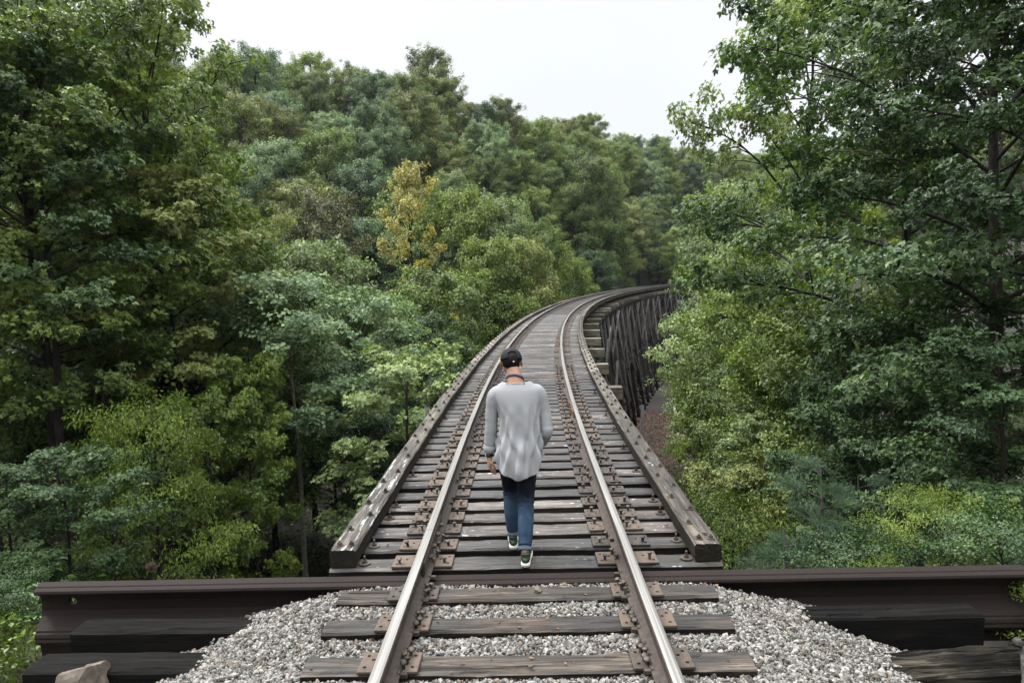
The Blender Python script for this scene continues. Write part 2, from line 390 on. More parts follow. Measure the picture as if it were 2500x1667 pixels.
# ------------------------------------------------------------------ track geometry
S0, K = 6.85, .0042
def P(s, off=0., z=0.):
    if s < S0: return np.array([off, s, z])
    th = (s-S0)*K
    return np.array([(1-math.cos(th))/K + off*math.cos(th), S0+math.sin(th)/K - off*math.sin(th), z])
def TH(s): return max(0., (s-S0)*K)          # heading, clockwise from +Y
def Pv(s, off, z):
    s = np.asarray(s, float); th = np.maximum(0, (s-S0)*K)
    x = (1-np.cos(th))/K; y = np.where(s < S0, s, S0+np.sin(th)/K)
    return np.stack([x+off*np.cos(th), y-off*np.sin(th), np.broadcast_to(z, s.shape)], -1)
SS = np.arange(0, 135, .5); TRK = Pv(SS, 0, 0)[:, :2]
def trk_off(x, y):
    d = (TRK[:, 0]-x)**2 + (TRK[:, 1]-y)**2; i = int(d.argmin()); th = TH(SS[i])
    return SS[i], (x-TRK[i, 0])*math.cos(th)-(y-TRK[i, 1])*math.sin(th)
S_END = 121.0

# ------------------------------------------------------------------ terrain
AZ  = np.array([-60, -40, -23.5, -12, -7.9, -3.5, 0, 4, 8, 10.8, 15.6, 25, 40, 60.])
HH  = np.array([19, 20, 23, 22.5, 21.5, 20, 21, 25, 27, 26.5, 19, 14, 10, 8.])
RR0 = np.array([40, 40, 44, 48, 52, 60, 66, 74, 90, 108, 112, 80, 50, 40.])
RR1 = np.array([115, 115, 118, 118, 120, 128, 140, 165, 190, 205, 230, 200, 150, 130.])
def sst(t): t = np.clip(t, 0, 1); return t*t*(3-2*t)
def ground(x, y):
    x = np.asarray(x, float); y = np.asarray(y, float)
    r = np.hypot(x, y); az = np.degrees(np.arctan2(x, y))
    h = np.interp(az, AZ, HH); r0 = np.interp(az, AZ, RR0); r1 = np.interp(az, AZ, RR1)
    ax = np.abs(x)
    run = 9 + np.clip(ax-3, 0, 30)*.8
    v = -.75 - 8.6*sst((y-5.0)/run) - .9*sst((ax-4.2)/6)*(1-sst((y-5)/run))
    side = np.where(x > 8, 1, 0)*sst((x-14-.12*y)/22)*5.0*sst((y-8)/10)
    v = v + side + .5*nz2(x, y, 3, .18)*sst((y-5)/8) + .9*nz2(x, y, 5, .06)*sst((y-10)/15)
    z = v + (h+9.4)*sst((r-r0)/(r1-r0))**1.15
    # the gorge under the middle of the trestle
    yy = np.clip(y, S0, S0+200); tx = K/2*(yy-S0)**2*1.02; of = (x-tx)*np.cos(K*(yy-S0))
    z = z - 10.5*np.exp(-(np.where(of > 0, of/11., of/13.))**2)*sst((y-18)/32)*(1-sst((y-88)/24))
    # far abutment mound where the deck meets the slope
    e = P(S_END)
    dd = np.hypot(x-e[0]-3, y-e[1]-6)
    z = np.maximum(z, -.62 - sst((dd-6)/16)*12)
    return z
def build_ground():
    xs = np.unique(np.concatenate([np.linspace(-260, -30, 60), np.linspace(-30, 40, 141), np.linspace(40, 280, 60)]))
    ys = np.unique(np.concatenate([np.linspace(-40, 0, 12), np.linspace(0, 4.8, 8), [4.9, 5.0], np.linspace(5.1, 60, 120), np.linspace(60, 320, 90)]))
    X, Y = np.meshgrid(xs, ys); Z = ground(X, Y)
    V = np.stack([X, Y, Z], -1).reshape(-1, 3); nx, ny = len(xs), len(ys)
    i = np.arange(ny-1)[:, None]*nx; j = np.arange(nx-1)[None, :]
    F = np.stack([i+j, i+j+1, i+nx+j+1, i+nx+j], -1).reshape(-1, 4)
    o = link('ground', mesh_np('ground', V, F, [M['ground']], smooth=True)); o['kind'] = 'structure'
build_ground()

# ------------------------------------------------------------------ timbers
def timber_mesh(name, L, w, h, seed, mat, amp=.004, crack=.010, nx=44, side=None):
    """rough sawn timber along X, top at z=0, with weathered relief and splits on top"""
    rs = np.random.RandomState(seed)
    nt, ns = 12, 3
    c = .012
    ring = [(-w/2, -h+c), (-w/2, -h*.5), (-w/2, -c), (-w/2+c, 0)]
    ring += [(-w/2+c+(w-2*c)*k/nt, 0) for k in range(1, nt)]
    ring += [(w/2-c, 0), (w/2, -c), (w/2, -h*.5), (w/2, -h+c), (w/2-c, -h), (-w/2+c, -h)]
    ring = np.array(ring); n = len(ring)
    xs = np.linspace(-L/2, L/2, nx); V = np.zeros((nx, n, 3))
    V[:, :, 0] = xs[:, None]; V[:, :, 1] = ring[:, 0]; V[:, :, 2] = ring[:, 1]
    top = np.where(ring[:, 1] > -.001)[0]
    for k in top:
        V[:, k, 2] += amp*nz1(xs, seed*31+k, 5) + amp*.6*rs.randn()
    V[:, :, 1] += (.004*nz1(xs, seed+900, 3))[:, None]
    V[:, :, 2] += (.004*nz1(xs, seed+901, 2))[:, None]
    for _ in range(rs.randint(2, 5)):
        k = top[rs.randint(2, len(top)-2)]; a, b = sorted(rs.uniform(-L/2, L/2, 2)); 
        m = (xs > a) & (xs < b); V[m, k, 2] -= crack*(.5+.5*rs.rand())
    for k in (2, 3, top[-1], top[-1]+1):     # worn arrises
        V[:, k, 2] -= np.clip(nz1(xs, seed*7+k, 6)-.2, 0, 1)*.012
    V = V.reshape(-1, 3)
    i = np.arange(nx-1)[:, None]*n; j = np.arange(n)[None]; j2 = (j+1) % n
    F = np.stack([i+j, i+n+j, i+n+j2, i+j2], -1).reshape(-1, 4)
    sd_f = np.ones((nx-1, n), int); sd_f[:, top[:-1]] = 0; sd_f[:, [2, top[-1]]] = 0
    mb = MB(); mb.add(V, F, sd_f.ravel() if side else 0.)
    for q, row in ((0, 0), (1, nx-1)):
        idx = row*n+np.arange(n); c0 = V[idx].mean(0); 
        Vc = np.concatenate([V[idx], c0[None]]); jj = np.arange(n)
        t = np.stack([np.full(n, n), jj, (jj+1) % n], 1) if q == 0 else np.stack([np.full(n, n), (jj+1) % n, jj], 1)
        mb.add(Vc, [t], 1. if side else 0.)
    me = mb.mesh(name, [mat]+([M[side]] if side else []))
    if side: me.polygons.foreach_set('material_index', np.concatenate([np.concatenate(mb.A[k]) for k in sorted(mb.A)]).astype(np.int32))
    return me

RS = np.random.RandomState(7); random.seed(5)
bridge = empty('trestle_bridge', (0, 4.95, 0)); tag(bridge, 'long curved timber trestle railway bridge with open cross ties and bolted guard timbers', 'bridge')
INV = Matrix.Translation((0, -4.95, 0))
def bl(name, me, parent=None, loc=(0, 0, 0), rot=(0, 0, 0), mat=None):
    """link a bridge part given in world coordinates"""
    loc = Vector(loc) - Vector((0, 4.95, 0)) if parent is None else Vector(loc)
    return link(name, me, parent or bridge, loc, rot, mat)

TIE_MESH = [timber_mesh('bridge_tie', 2.97, .208, .205, 100+i, M['tie'], side='creosote_shade') for i in range(9)]
def plate_mesh(w, seed, d=.2):
    """tie plate with square spike holes, canted outer end; x across the track, y along"""
    mb = MB(); V, F = box((0, 0, .009), (w, d, .018), bev=.003); mb.add(V, F)
    V, F = box((0, 0, .021), (.15, d*.999, .010), bev=.002); mb.add(V, F)      # raised rail seat
    me = mb.mesh('tie_plate', [M['plate']]); o = link('t', me); cm = MB()
    for sx in (-1, 1):
        for dx, dy in ((w/2-.035, .06), (w/2-.035, -.055), (w/2-(.10 if w > .4 else .070), .02)): cm.add(*box((sx*dx, dy, .015), (.019, .019, .02)))
    c = link('c', cm.mesh('c', [HOLE])); md = o.modifiers.new('h', 'BOOLEAN'); md.object = c; md.operation = 'DIFFERENCE'; md.solver = 'EXACT'
    dg = bpy.context.evaluated_depsgraph_get(); nm = bpy.data.meshes.new_from_object(o.evaluated_get(dg))
    bpy.data.objects.remove(o); bpy.data.objects.remove(c)
    return nm
HOLE = simple('spike_hole_dark', (.004, .003, .003), .9)
PL_B = plate_mesh(.46, 1); PL_G = plate_mesh(.34, 2)
def spike_mesh():
    mb = MB(); mb.add(*box((0, 0, .012), (.016, .016, .05)))
    P_ = [(0, 0, .034), (0, 0, .037), (.001, 0, .045), (.002, 0, .050), (.002, 0, .0515)]
    mb.add(*tube(P_, [.006, .019, .0195, .012, .003], 10))
    return mb.mesh('spike', [M['spike']], smooth=False)
SPIKE = spike_mesh()
def bolt_mesh(h=.03, wr=.033):
    mb = MB(); mb.add(*tube([(0, 0, -.002), (0, 0, .005)], [wr, wr], 14)); mb.add(*tube([(0, 0, .004), (0, 0, .024)], [.019, .019], 6))
    mb.add(*tube([(0, 0, .02), (0, 0, .022+h)], [.010, .009], 8)); return mb.mesh('bolt', [M['spike']])
BOLT, BOLT_L = bolt_mesh(.012, .030), bolt_mesh(.035, .045)

TIES = []
NT = int((S_END-5.07)/.331)
far_t, far_p = MB(), MB()
for i in range(NT):
    s = 5.07+.331*i + RS.uniform(-.012, .012); off = RS.uniform(-.03, .03) if i else 0.
    th = TH(s)+RS.uniform(-.008, .008); z = -RS.uniform(0, .010)
    if i < 100:
        t = bl('cross_tie', TIE_MESH[i % 9], None, P(s, off, z), (0, 0, -th + (math.pi if RS.rand() < .5 else 0)))
        t.scale = (1, RS.uniform(.96, 1.06), 1)
        flip = abs(t.rotation_euler.z+th) > 1
        for sx in (-1, 1):
            lx = sx*.78-off; ly = RS.uniform(-.01, .01)
            if flip: lx, ly = -lx, -ly
            p = link('tie_plate', PL_B, t, (lx, ly, .003), (0, 0, RS.uniform(-.03, .03)))
            if i < 34:
                for (qx, qy) in ((-.17, -.045), (.17, -.045), (sx*-.10, .05), (sx*-.085, -.075)):
                    link('spike', SPIKE, t, (lx+qx+RS.uniform(-.006, .006), ly+qy, .010+RS.uniform(0, .022)), (RS.uniform(-.25, .25), RS.uniform(-.25, .25), RS.uniform(0, 6)))
        if i < 24 and i % 3 == (0 if i < 4 else 1) or i == 1:
            for sx in (-1, 1):
                link('bolt', BOLT_L, t, ((-1 if flip else 1)*(sx*1.235-off), 0, .006))
    else:
        V, F = box((0, 0, -.1), (2.97, .205, .2)); c, s_ = math.cos(-th), math.sin(-th)
        V = V @ np.array([[c, s_, 0], [-s_, c, 0], [0, 0, 1]]) + P(s, off, z); far_t.add(V, F, RS.rand())
        for sx in (-1, 1):
            V, F = box((sx*.78-off, 0, .012), (.46, .2, .02)); V = V @ np.array([[c, s_, 0], [-s_, c, 0], [0, 0, 1]]) + P(s, off, z); far_p.add(V, F)
o = bl('cross_tie', far_t.mesh('far_ties', [attr_mat('far_tie_wood', [(0, (.020, .015, .012)), (.5, (.055, .045, .038)), (1, (.13, .115, .105))], .5, .5, 6)], attr=True), None, (0, 0, 0)); o['kind'] = 'stuff'
o = bl('tie_plate', far_p.mesh('far_plates', [M['plate']]), None, (0, 0, 0)); o['kind'] = 'stuff'

# guard timbers: straight pieces that chord the curve, bolts in two staggered rows
def guard(side, s0, s1, near):
    a, b = P(s0, side*1.385, .135), P(s1, side*1.385, .135); L = np.linalg.norm(b-a)-.008; mid = (a+b)/2
    ang = math.atan2(b[1]-a[1], b[0]-a[0])
    me = timber_mesh('guard_timber', L, .2, .135, int(s0*17+side*5)+3000, M['guard_lichen'] if side < 0 and s0 < 6 else M['guard'], .003, .006, 60, side='guard_side_shade')
    g = bl('guard_timber', me, None, mid, (0, 0, ang))
    nb = int(L/.33)
    if near:
        for k in range(nb):
            x = -L/2+.10+k*.33
            row = (.045 if k % 2 else -.045)
            link('bolt', BOLT, g, (x, row, .003), (0, 0, RS.rand()))
            if k == 0 and s0 < 6: link('bolt', BOLT, g, (x, -row, .003))
    else:
        mb = MB()
        for k in range(nb):
            mb.add(*tube([(-L/2+.1+k*.33, .045 if k % 2 else -.045, -.002), (-L/2+.1+k*.33, .045 if k % 2 else -.045, .03)], [.024, .02], 6))
        link('bolt', mb.mesh('bolts', [M['spike']]), g)['kind'] = 'stuff'
for side, js in ((-1, [4.99, 7.6, 11.5, 16.7]), (1, [4.99, 9.45, 14.2, 18.9])):
    while js[-1] < S_END-5: js.append(js[-1]+4.9)
    for a, b in zip(js[:-1], js[1:]): guard(side, a, b, a < 15)

# stringers and long girts
def sweep(off, z, w, h, s0, s1, ds=2.0):
    s = np.arange(s0, s1+.01, ds); s[-1] = s1; mb = MB()
    c = Pv(s, off, z); a = Pv(s, off-w/2, z); b = Pv(s, off+w/2, z); V = []
    dz = np.array([0, 0, h/2])
    V = np.stack([a-dz, b-dz, b+dz, a+dz], 1).reshape(-1, 3); n = 4
    i = np.arange(len(s)-1)[:, None]*n; j = np.arange(n)[None]; j2 = (j+1) % n
    F = np.stack([i+j, i+j2, i+n+j2, i+n+j], -1).reshape(-1, 4)
    mb.add(V, [F, np.array([[3, 2, 1, 0], [i[-1, 0]+4, i[-1, 0]+5, i[-1, 0]+6, i[-1, 0]+7]])]); return mb
for off in (-.95, -.62, .62, .95):
    bl('stringer', sweep(off, -.36, .26, .30, 4.97, S_END).mesh('stringer', [M['dark_timber']]), None, (0, 0, 0))
for off in (-2.0, 2.0):
    bl('long_girt', sweep(off, -.98, .12, .22, 8, S_END-2, 4.2).mesh('girt', [M['dark_timber']]), None, (0, 0, 0))

# bents
def bent(s, idx):
    rs = np.random.RandomState(500+idx)
    c = P(s); th = TH(s)
    e = bpy.data.objects.new('bent', None); COL.objects.link(e); e.parent = bridge
    e.location = Vector((c[0], c[1]-4.95, 0)); e.rotation_euler = (0, 0, -th); e.empty_display_size = .2
    def g(lx):   # ground under local x
        return float(ground(c[0]+lx*math.cos(th), c[1]-lx*math.sin(th)))
    hi = rs.uniform(.0, .12)
    r_ = 2.15+hi if s > 15 else 1.38
    mb = MB(); mb.add(*box(((r_-1.42)/2, 0, -.66), (r_+1.42, .32, .30), bev=.012)); link('cap', mb.mesh('cap', [M['cap']]), e)
    tops = (-1.85, -.98, 0, .98, 1.85)
    for k, tx in enumerate(tops):
        H = -.81 - g(tx*1.6); bx = tx*(1+.125*H/2.0) + rs.uniform(-.2, .2); zb = min(g(bx), -1.2)-.3
        H2 = -.81-zb
        pts = [(tx, 0, -.81), (tx+(bx-tx)*.5+rs.uniform(-.03, .03), rs.uniform(-.04, .04), -.81-H2*.5), (bx, rs.uniform(-.12, .12), zb)]
        mb = MB(); mb.add(*tube(pts, [.155, .165, .18], 9)); link('post', mb.mesh('post', [M['post']], smooth=True), e)
    zg = g(0); H = -.81-zg
    if H > 1.5:
        n = max(1, int(H/4.2))
        for q in range(n):
            z0 = -.95-q*(H-.5)/n; z1 = -.95-(q+1)*(H-.5)/n+.1
            w0 = 1.9*(1+.0625*(-.8-z0)); w1 = 1.9*(1+.0625*(-.8-z1))
            for (a, b, yy) in ((-w0, w1, .19), (w0, -w1, -.19)):
                mb = MB(); mb.add(*beam((a+rs.uniform(-.2, .2), yy, z0), (b+rs.uniform(-.3, .3), yy, z1), .07, .24)); link('sway_brace', mb.mesh('brace', [M['post']]), e)
            mb = MB(); mb.add(*box((rs.uniform(-.2, .2), .205, z1), (2*w1+.7, .09, .22))); link('sash', mb.mesh('sash', [M['post']]), e)
BS = [8.0, 12.1] + [16.25+4.22*k for k in range(25)]
BS = [s for s in BS if s < S_END-1]
for i, s in enumerate(BS): bent(s, i)
# diagonal braces running from bent to bent along both faces
for i in range(len(BS)-1):
    for side in (-1, 1):
        a = P(BS[i], side*2.06, -1.0); zz = max(-.81-float(ground(*P(BS[i+1])[:2])), 1.5)
        zl = -1.1 - min(zz*.6, 6.5)*RS.uniform(.6, 1.1); b = P(BS[i+1], side*(2.0+.1*(-zl)), zl)
        if i % 2: a[2], b[2] = b[2], a[2]
        mb = MB(); mb.add(*beam(a, b, .08, .2)); bl('long_brace', mb.mesh('brace', [M['post']]), None, (0, 0, 0))
        for _ in range(RS.randint(1, 4)):
            m_ = BS[i]+RS.uniform(.6, 3.4); top = P(m_, side*RS.uniform(1.4, 2.2), -.9); zt_ = RS.uniform(-.9, -.45*zz); top[2] = zt_; zb_ = max(float(ground(*P(m_, side*3)[:2])), zt_-RS.uniform(3, 9)); bot = P(m_+RS.uniform(-1.6, 1.6), side*(1.95+.125*(-zb_)+RS.uniform(-.5, .3)), zb_)
            mb = MB(); mb.add(*beam(top, bot, .09, .2, RS.uniform(-.5, .5))); bl('prop', mb.mesh('prop', [M['post']]), None, (0, 0, 0))
# end sill under the first tie
mb = MB(); mb.add(*box((0, 5.09, -.42), (3.1, .30, .40), bev=.01)); bl('end_sill', mb.mesh('sill', [M['dark_timber']]))

# ------------------------------------------------------------------ running rails
PROF = np.array([(-.070, .000), (-.070, .009), (-.030, .024), (-.010, .036), (-.008, .060), (-.008, .105), (-.012, .122), (-.032, .134), (-.034, .160),
                 (-.029, .1665), (-.014, .170), (.014, .170), (.029, .1665), (.034, .160), (.032, .134), (.012, .122), (.008, .105), (.008, .060), (.010, .036), (.030, .024), (.070, .009), (.070, .0)])
def rail_section(side, s0, s1, parent):
    s = np.unique(np.concatenate([np.arange(s0, s1, .8), [s1]])); n = len(PROF)
    th = np.maximum(0, (s-S0)*K); base = Pv(s, side*.753, 0)
    wob = .0025*nz1(s, 70+side, 1.1)
    V = np.zeros((len(s), n, 3))
    V[:, :, 0] = base[:, None, 0] + (PROF[None, :, 0]+wob[:, None])*np.cos(th)[:, None]
    V[:, :, 1] = base[:, None, 1] - (PROF[None, :, 0]+wob[:, None])*np.sin(th)[:, None]
    V[:, :, 2] = .020 + PROF[None, :, 1]
    i = np.arange(len(s)-1)[:, None]*n; j = np.arange(n)[None]; j2 = (j+1) % n
    F = np.stack([i+j, i+n+j, i+n+j2, i+j2], -1)
    mi = np.zeros(F.shape[:2], int); mi[:, 9:12] = 1
    cap0 = np.arange(n)[None, :]; cap1 = ((len(s)-1)*n+np.arange(n))[::-1][None, :]
    me = mesh_np('rail_section', V.reshape(-1, 3), [F.reshape(-1, 4), cap0, cap1], [M['rust'], M['rail_top']], mi=np.concatenate([mi.ravel(), [0, 0]]))
    return link('rail_section', me, parent)
def joint(side, s, parent, mat):
    th = TH(s)
    for k in (-1, 1):
        a, b = P(s-.45, side*.753+k*.026, .107), P(s+.45, side*.753+k*.026, .107)
        if s < 8: a = P(s-.55, side*.753+k*.026, .107)
        mb = MB(); mb.add(*beam(a, b, .026, .088)); 
        jb = link('joint_bar', mb.mesh('joint_bar', [mat]), parent)
        for q in (-.33, -.12, .12, .33):
            mb = MB(); c0 = P(s+q, side*.753+k*.034, .105); c1 = P(s+q, side*.753+k*.068, .105); mb.add(*tube([c0, c1], [.017, .017], 6)); link('bolt', mb.mesh('nut', [M['spike']]), jb)
for side, nm, js in ((-1, 'polished steel running rail on the left, passing under the walking figure\'s left hand', [5.25, 16.5, 27.7, 39.4, 50.5]),
                     (1, 'polished steel running rail on the right, nearer to the exposed trestle posts', [10.5, 20.6, 31.3, 43.3, 54.5])):
    rl = empty('running_rail', (0, 0, 0)); tag(rl, nm, 'rail')
    while js[-1] < S_END-6: js.append(js[-1]+11.3)
    pts = [2.6]+js+[S_END+3]
    for a, b in zip(pts[:-1], pts[1:]): rail_section(side, a+.003, b-.003, rl)
    for k, j in enumerate(js): joint(side, j, rl, M['orange_rust'] if (side > 0 and k == 0) else M['plate'])

# ------------------------------------------------------------------ ballast
def ballast_z(x, y):
    ax = np.abs(x)
    z = -.045 - .42*np.clip(ax-1.32, 0, 3)**1.0*.62 - .05*sst((ax-2.2)/1.2)
    z = z - .10*sst((3.9-y)/.8)*sst((ax-1.3)/1.0)
    z = z + .012*nz2(x, y, 9, 5.0) + .03*np.where(ax < 1.3, np.clip(np.cos((y-4.32)/.43*2*np.pi)*.5, -.5, .5), 0)
    return np.maximum(z, -.60)
def rock_shapes():
    out = []
    for k in range(8):
        rs = np.random.RandomState(40+k); bm = bmesh.new(); bmesh.ops.create_icosphere(bm, subdivisions=2 if k < 8 else 1, radius=1)
        V = np.array([v.co[:] for v in bm.verts]); F = np.array([[v.index for v in f.verts] for f in bm.faces]); bm.free()
        for _ in range(9):
            d = rs.randn(3); d /= np.linalg.norm(d); c = rs.uniform(.45, .8); p = V@d; V = V - np.clip(p-c, 0, 9)[:, None]*d
        out.append((V*np.array([1, rs.uniform(.65, .95), rs.uniform(.5, .75)]), F))
    # low version: 42-vertex
    lo = []
    for k in range(8):
        rs = np.random.RandomState(60+k); bm = bmesh.new(); bmesh.ops.create_icosphere(bm, subdivisions=1, radius=1)
        V = np.array([v.co[:] for v in bm.verts]); F = np.array([[v.index for v in f.verts] for f in bm.faces]); bm.free()
        for _ in range(5):
            d = rs.randn(3); d /= np.linalg.norm(d); c = rs.uniform(.5, .8); p = V@d; V = V - np.clip(p-c, 0, 9)[:, None]*d
        lo.append((V*np.array([1.1, rs.uniform(.65, .95), rs.uniform(.5, .8)]), F))
    return out, lo
RK, RKL = rock_shapes()
def rot_rand(rs, n):
    q = rs.randn(n, 4); q /= np.linalg.norm(q, axis=1)[:, None]; w, x, y, z = q.T
    return np.stack([1-2*(y*y+z*z), 2*(x*y-z*w), 2*(x*z+y*w), 2*(x*y+z*w), 1-2*(x*x+z*z), 2*(y*z-x*w), 2*(x*z-y*w), 2*(y*z+x*w), 1-2*(x*x+y*y)], 1).reshape(n, 3, 3)
def scatter(shapes, pos, size, rs, rnd):
    Vs, Fs, A = [], [], []; n0 = 0; which = rs.randint(0, len(shapes), len(pos))
    for k, (V, F) in enumerate(shapes):
        m = which == k; c = m.sum()
        if not c: continue
        Rm = rot_rand(rs, c); VV = np.einsum('nij,vj->nvi', Rm, V)*size[m][:, None, None] + pos[m][:, None, :]
        Vs.append(VV.reshape(-1, 3)); Fs.append((F[None]+n0+np.arange(c)[:, None, None]*len(V)).reshape(-1, 3)); n0 += c*len(V)
        A.append(np.repeat(rnd[m], len(F)))
    return np.concatenate(Vs), np.concatenate(Fs), np.concatenate(A)
def build_gravel():
    rs = np.random.RandomState(11)
    n = 105000
    x = rs.uniform(-3.5, 3.5, n); y = rs.uniform(2.9, 4.70, n)
    # thin out far down the shoulders on the left and right
    edge = 2.75+ (4.1-y)*.55
    keep = (np.abs(x) < edge+rs.randn(n)*.16+.12*nz1(y*6+np.sign(x)*3, 77, 1.5))
    keep &= ~((y > 4.36) & (np.abs(x) > 2.05+rs.randn(n)*.06))
    x, y = x[keep], y[keep]; n = len(x)
    size = rs.gamma(3, .0030, n)+.0045; size = np.minimum(size, .030); z = ballast_z(x, y) + rs.uniform(-.012, .010, n)
    # nothing inside the timbers of the ties
    ins = np.zeros(n, bool)
    for c in TIE_Y: ins |= (np.abs(y-c) < .088) & (np.abs(x) < 1.24)
    x, y, z, size = x[~ins], y[~ins], z[~ins], size[~ins]; n = len(x)
    V, F, A = scatter(RKL, np.stack([x, y, z], 1), size, rs, np.clip(rs.rand(n)**.9, 0, 1))
    o = link('gravel', mesh_np('gravel', V, F, [M['gravel']], A)); o['kind'] = 'stuff'; o['label'] = 'pale crushed stone ballast between the ties and down both shoulders'
    # the packed bed below it
    xs = np.linspace(-3.6, 3.6, 90); ys = np.linspace(2.5, 4.72, 40); X, Y = np.meshgrid(xs, ys); Z = ballast_z(X, Y)-.022
    Z = np.where((Y > 4.34) & (np.abs(X) > 2.0), -.62, Z)
    Z = np.where(np.abs(X) > 3.0+(4.1-Y)*.5, -.72, Z)
    for c in TIE_Y: Z = np.where((np.abs(Y-c) < .10) & (np.abs(X) < 1.25), -.12, Z)
    V = np.stack([X, Y, Z], -1).reshape(-1, 3); nx, ny = 90, 40; i = np.arange(ny-1)[:, None]*nx; j = np.arange(nx-1)[None, :]
    F = np.stack([i+j, i+j+1, i+nx+j+1, i+nx+j], -1).reshape(-1, 4)
    b = link('ballast_bed', mesh_np('ballast_bed', V, F, [simple('ballast_dust', (.16, .15, .135), .95, (40, .8), .2, (.26, .25, .23))])); b['kind'] = 'structure'
TIE_Y = [3.67, 4.117, 4.522]
build_gravel()
TIE_LAB = ['nearest dark cross tie bedded in the gravel at the photo\'s bottom edge', 'tan weathered cross tie, middle one of the three in the gravel',
           'dark cracked cross tie in gravel, last one before the steel girder']
for k, yc in enumerate(TIE_Y):
    t = link('cross_tie', timber_mesh('ballast_tie', 2.53+.03*k, .186, .16, 300+k, M['tie_old'] if k == 1 else M['dark_tie'] if 'dark_tie' in M else M['tie_old'], .006, .016, 70, side='creosote_shade'), None, (.01, yc, 0))
    tag(t, TIE_LAB[k], 'cross tie', 'cross ties bedded in the gravel')
    for sx in (-1, 1):
        p = link('tie_plate', PL_G, t, (sx*.765-.01, 0, .003), (0, 0, RS.uniform(-.02, .02))); pass
        for (qx, qy) in ((-sx*.088, -.075), (-sx*.085, .02), (-sx*.105, .06), (-sx*.10, -.03)):
            link('spike', SPIKE, t, (sx*.765+qx-.01, qy+RS.uniform(-.01, .01), .006+RS.uniform(0, .02)), (RS.uniform(-.3, .3), RS.uniform(-.3, .3), RS.uniform(0, 6)))
# rail anchors clipped under the rail base between the ties
def anchor_mesh():
    mb = MB(); mb.add(*box((0, 0, .012), (.05, .022, .03), bev=.005)); mb.add(*box((-.022, 0, .030), (.022, .03, .014), bev=.004)); return mb.mesh('rail_anchor', [M['spike']])
ANC = anchor_mesh()
RAILS = [o for o in bpy.data.objects if o.name.startswith('running_rail')]
for o_, side in zip(sorted(RAILS, key=lambda o: o.name), (-1, 1)):
    for yy in (3.40, 3.54, 3.80, 3.98, 4.25, 4.39, 4.64, 4.76):
        link('rail_anchor', ANC, o_, P(yy, side*(.753-.082), .004), (0, 0, 0 if side < 0 else math.pi))

# ------------------------------------------------------------------ steel end girder, timbers round it
def girder():
    prof = np.array([(4.80, -.004), (4.765, -.004), (4.758, -.013), (4.742, -.013), (4.722, -.022), (4.716, -.038), (4.724, -.052), (4.785, -.066), (4.812, -.090),
                     (4.820, -.140), (4.818, -.210), (4.800, -.245), (4.755, -.275), (4.705, -.300), (4.693, -.306), (4.690, -.318), (4.676, -.326), (4.670, -.342), (4.668, -.352), (4.676, -.360), (4.668, -.368),
                     (4.664, -.380), (4.672, -.395), (4.720, -.430), (4.745, -.445), (4.755, -.53), (4.86, -.53), (4.86, -.06), (4.86, -.01)])
    prof[:, 1] = prof[:, 1]
    n = len(prof); x0, x1 = -3.60, 3.62; xs = np.linspace(x0, x1, 30)
    V = np.zeros((30, n, 3)); V[:, :, 0] = xs[:, None]; V[:, :, 1] = prof[:, 0]; V[:, :, 2] = prof[:, 1]
    # the cut ends are not quite square
    V[0, :, 0] += (4.8-prof[:, 0])*.25 ; V[-1, :, 0] += (prof[:, 1])*.05
    V[:, :, 2] += .002*nz1(xs, 5, 2)[:, None]
    i = np.arange(29)[:, None]*n; j = np.arange(n)[None]; j2 = (j+1) % n
    F = np.stack([i+j, i+n+j, i+n+j2, i+j2], -1).reshape(-1, 4)
    me = mesh_np('girder', V.reshape(-1, 3), [F, np.arange(n)[None], (29*n+np.arange(n))[::-1][None]], [M['girder']], smooth=False)
    g = link('steel_girder', me); tag(g, 'dark brown steel girder lying across the track end beneath both rails', 'girder')
    # bolt hole through the web
    M['girder'].node_tree.nodes['Principled BSDF'].inputs['Specular IOR Level'].default_value = .22
    cm = MB(); cm.add(*tube([(-3.37, 4.6, -.143), (-3.37, 5.0, -.143)], [.032, .032], 18)); c = link('cutter', cm.mesh('cutter'))
    md = g.modifiers.new('hole', 'BOOLEAN'); md.object = c; md.operation = 'DIFFERENCE'; md.solver = 'EXACT'
    dg = bpy.context.evaluated_depsgraph_get(); nm = bpy.data.meshes.new_from_object(g.evaluated_get(dg)); g.modifiers.clear(); g.data = nm
    bpy.data.objects.remove(c)
girder()
def lone(name, L, w, h, seed, mat, loc, rz, label, cat='timber', rx=0, **k):
    o = link(name, timber_mesh(name, L, w, h, seed, mat, **k), None, loc, (rx, 0, rz)); return tag(o, label, cat)
lone('timber', 1.75, .2, .22, 801, M['dark_timber'], (-2.26, 4.53, -.19), R(-.6), 'black creosoted timber laid against the girder, left of the gravel')
lone('timber', 1.45, .2, .34, 802, M['dark_timber'], (2.36, 4.53, -.175), R(.6), 'black creosoted timber laid against the girder, right of the gravel')
lone('sleeper', 2.1, .24, .25, 803, M['dark_timber'], (-2.13, 4.14, -.235), R(-1.), 'dark sleeper half buried in gravel behind the brown rock', 'sleeper')
lone('log', 1.9, .30, .34, 804, M['rotten'], (3.05, 4.10, -.28), R(3), 'rotten dark log with split ends below the girder, right of the gravel', 'log', amp=.02, crack=.06)
lone('log', 2.0, .32, .34, 805, M['rotten'], (3.15, 3.72, -.37), R(-4), 'mossy dark log in the bottom right corner', 'log', amp=.02, crack=.04)

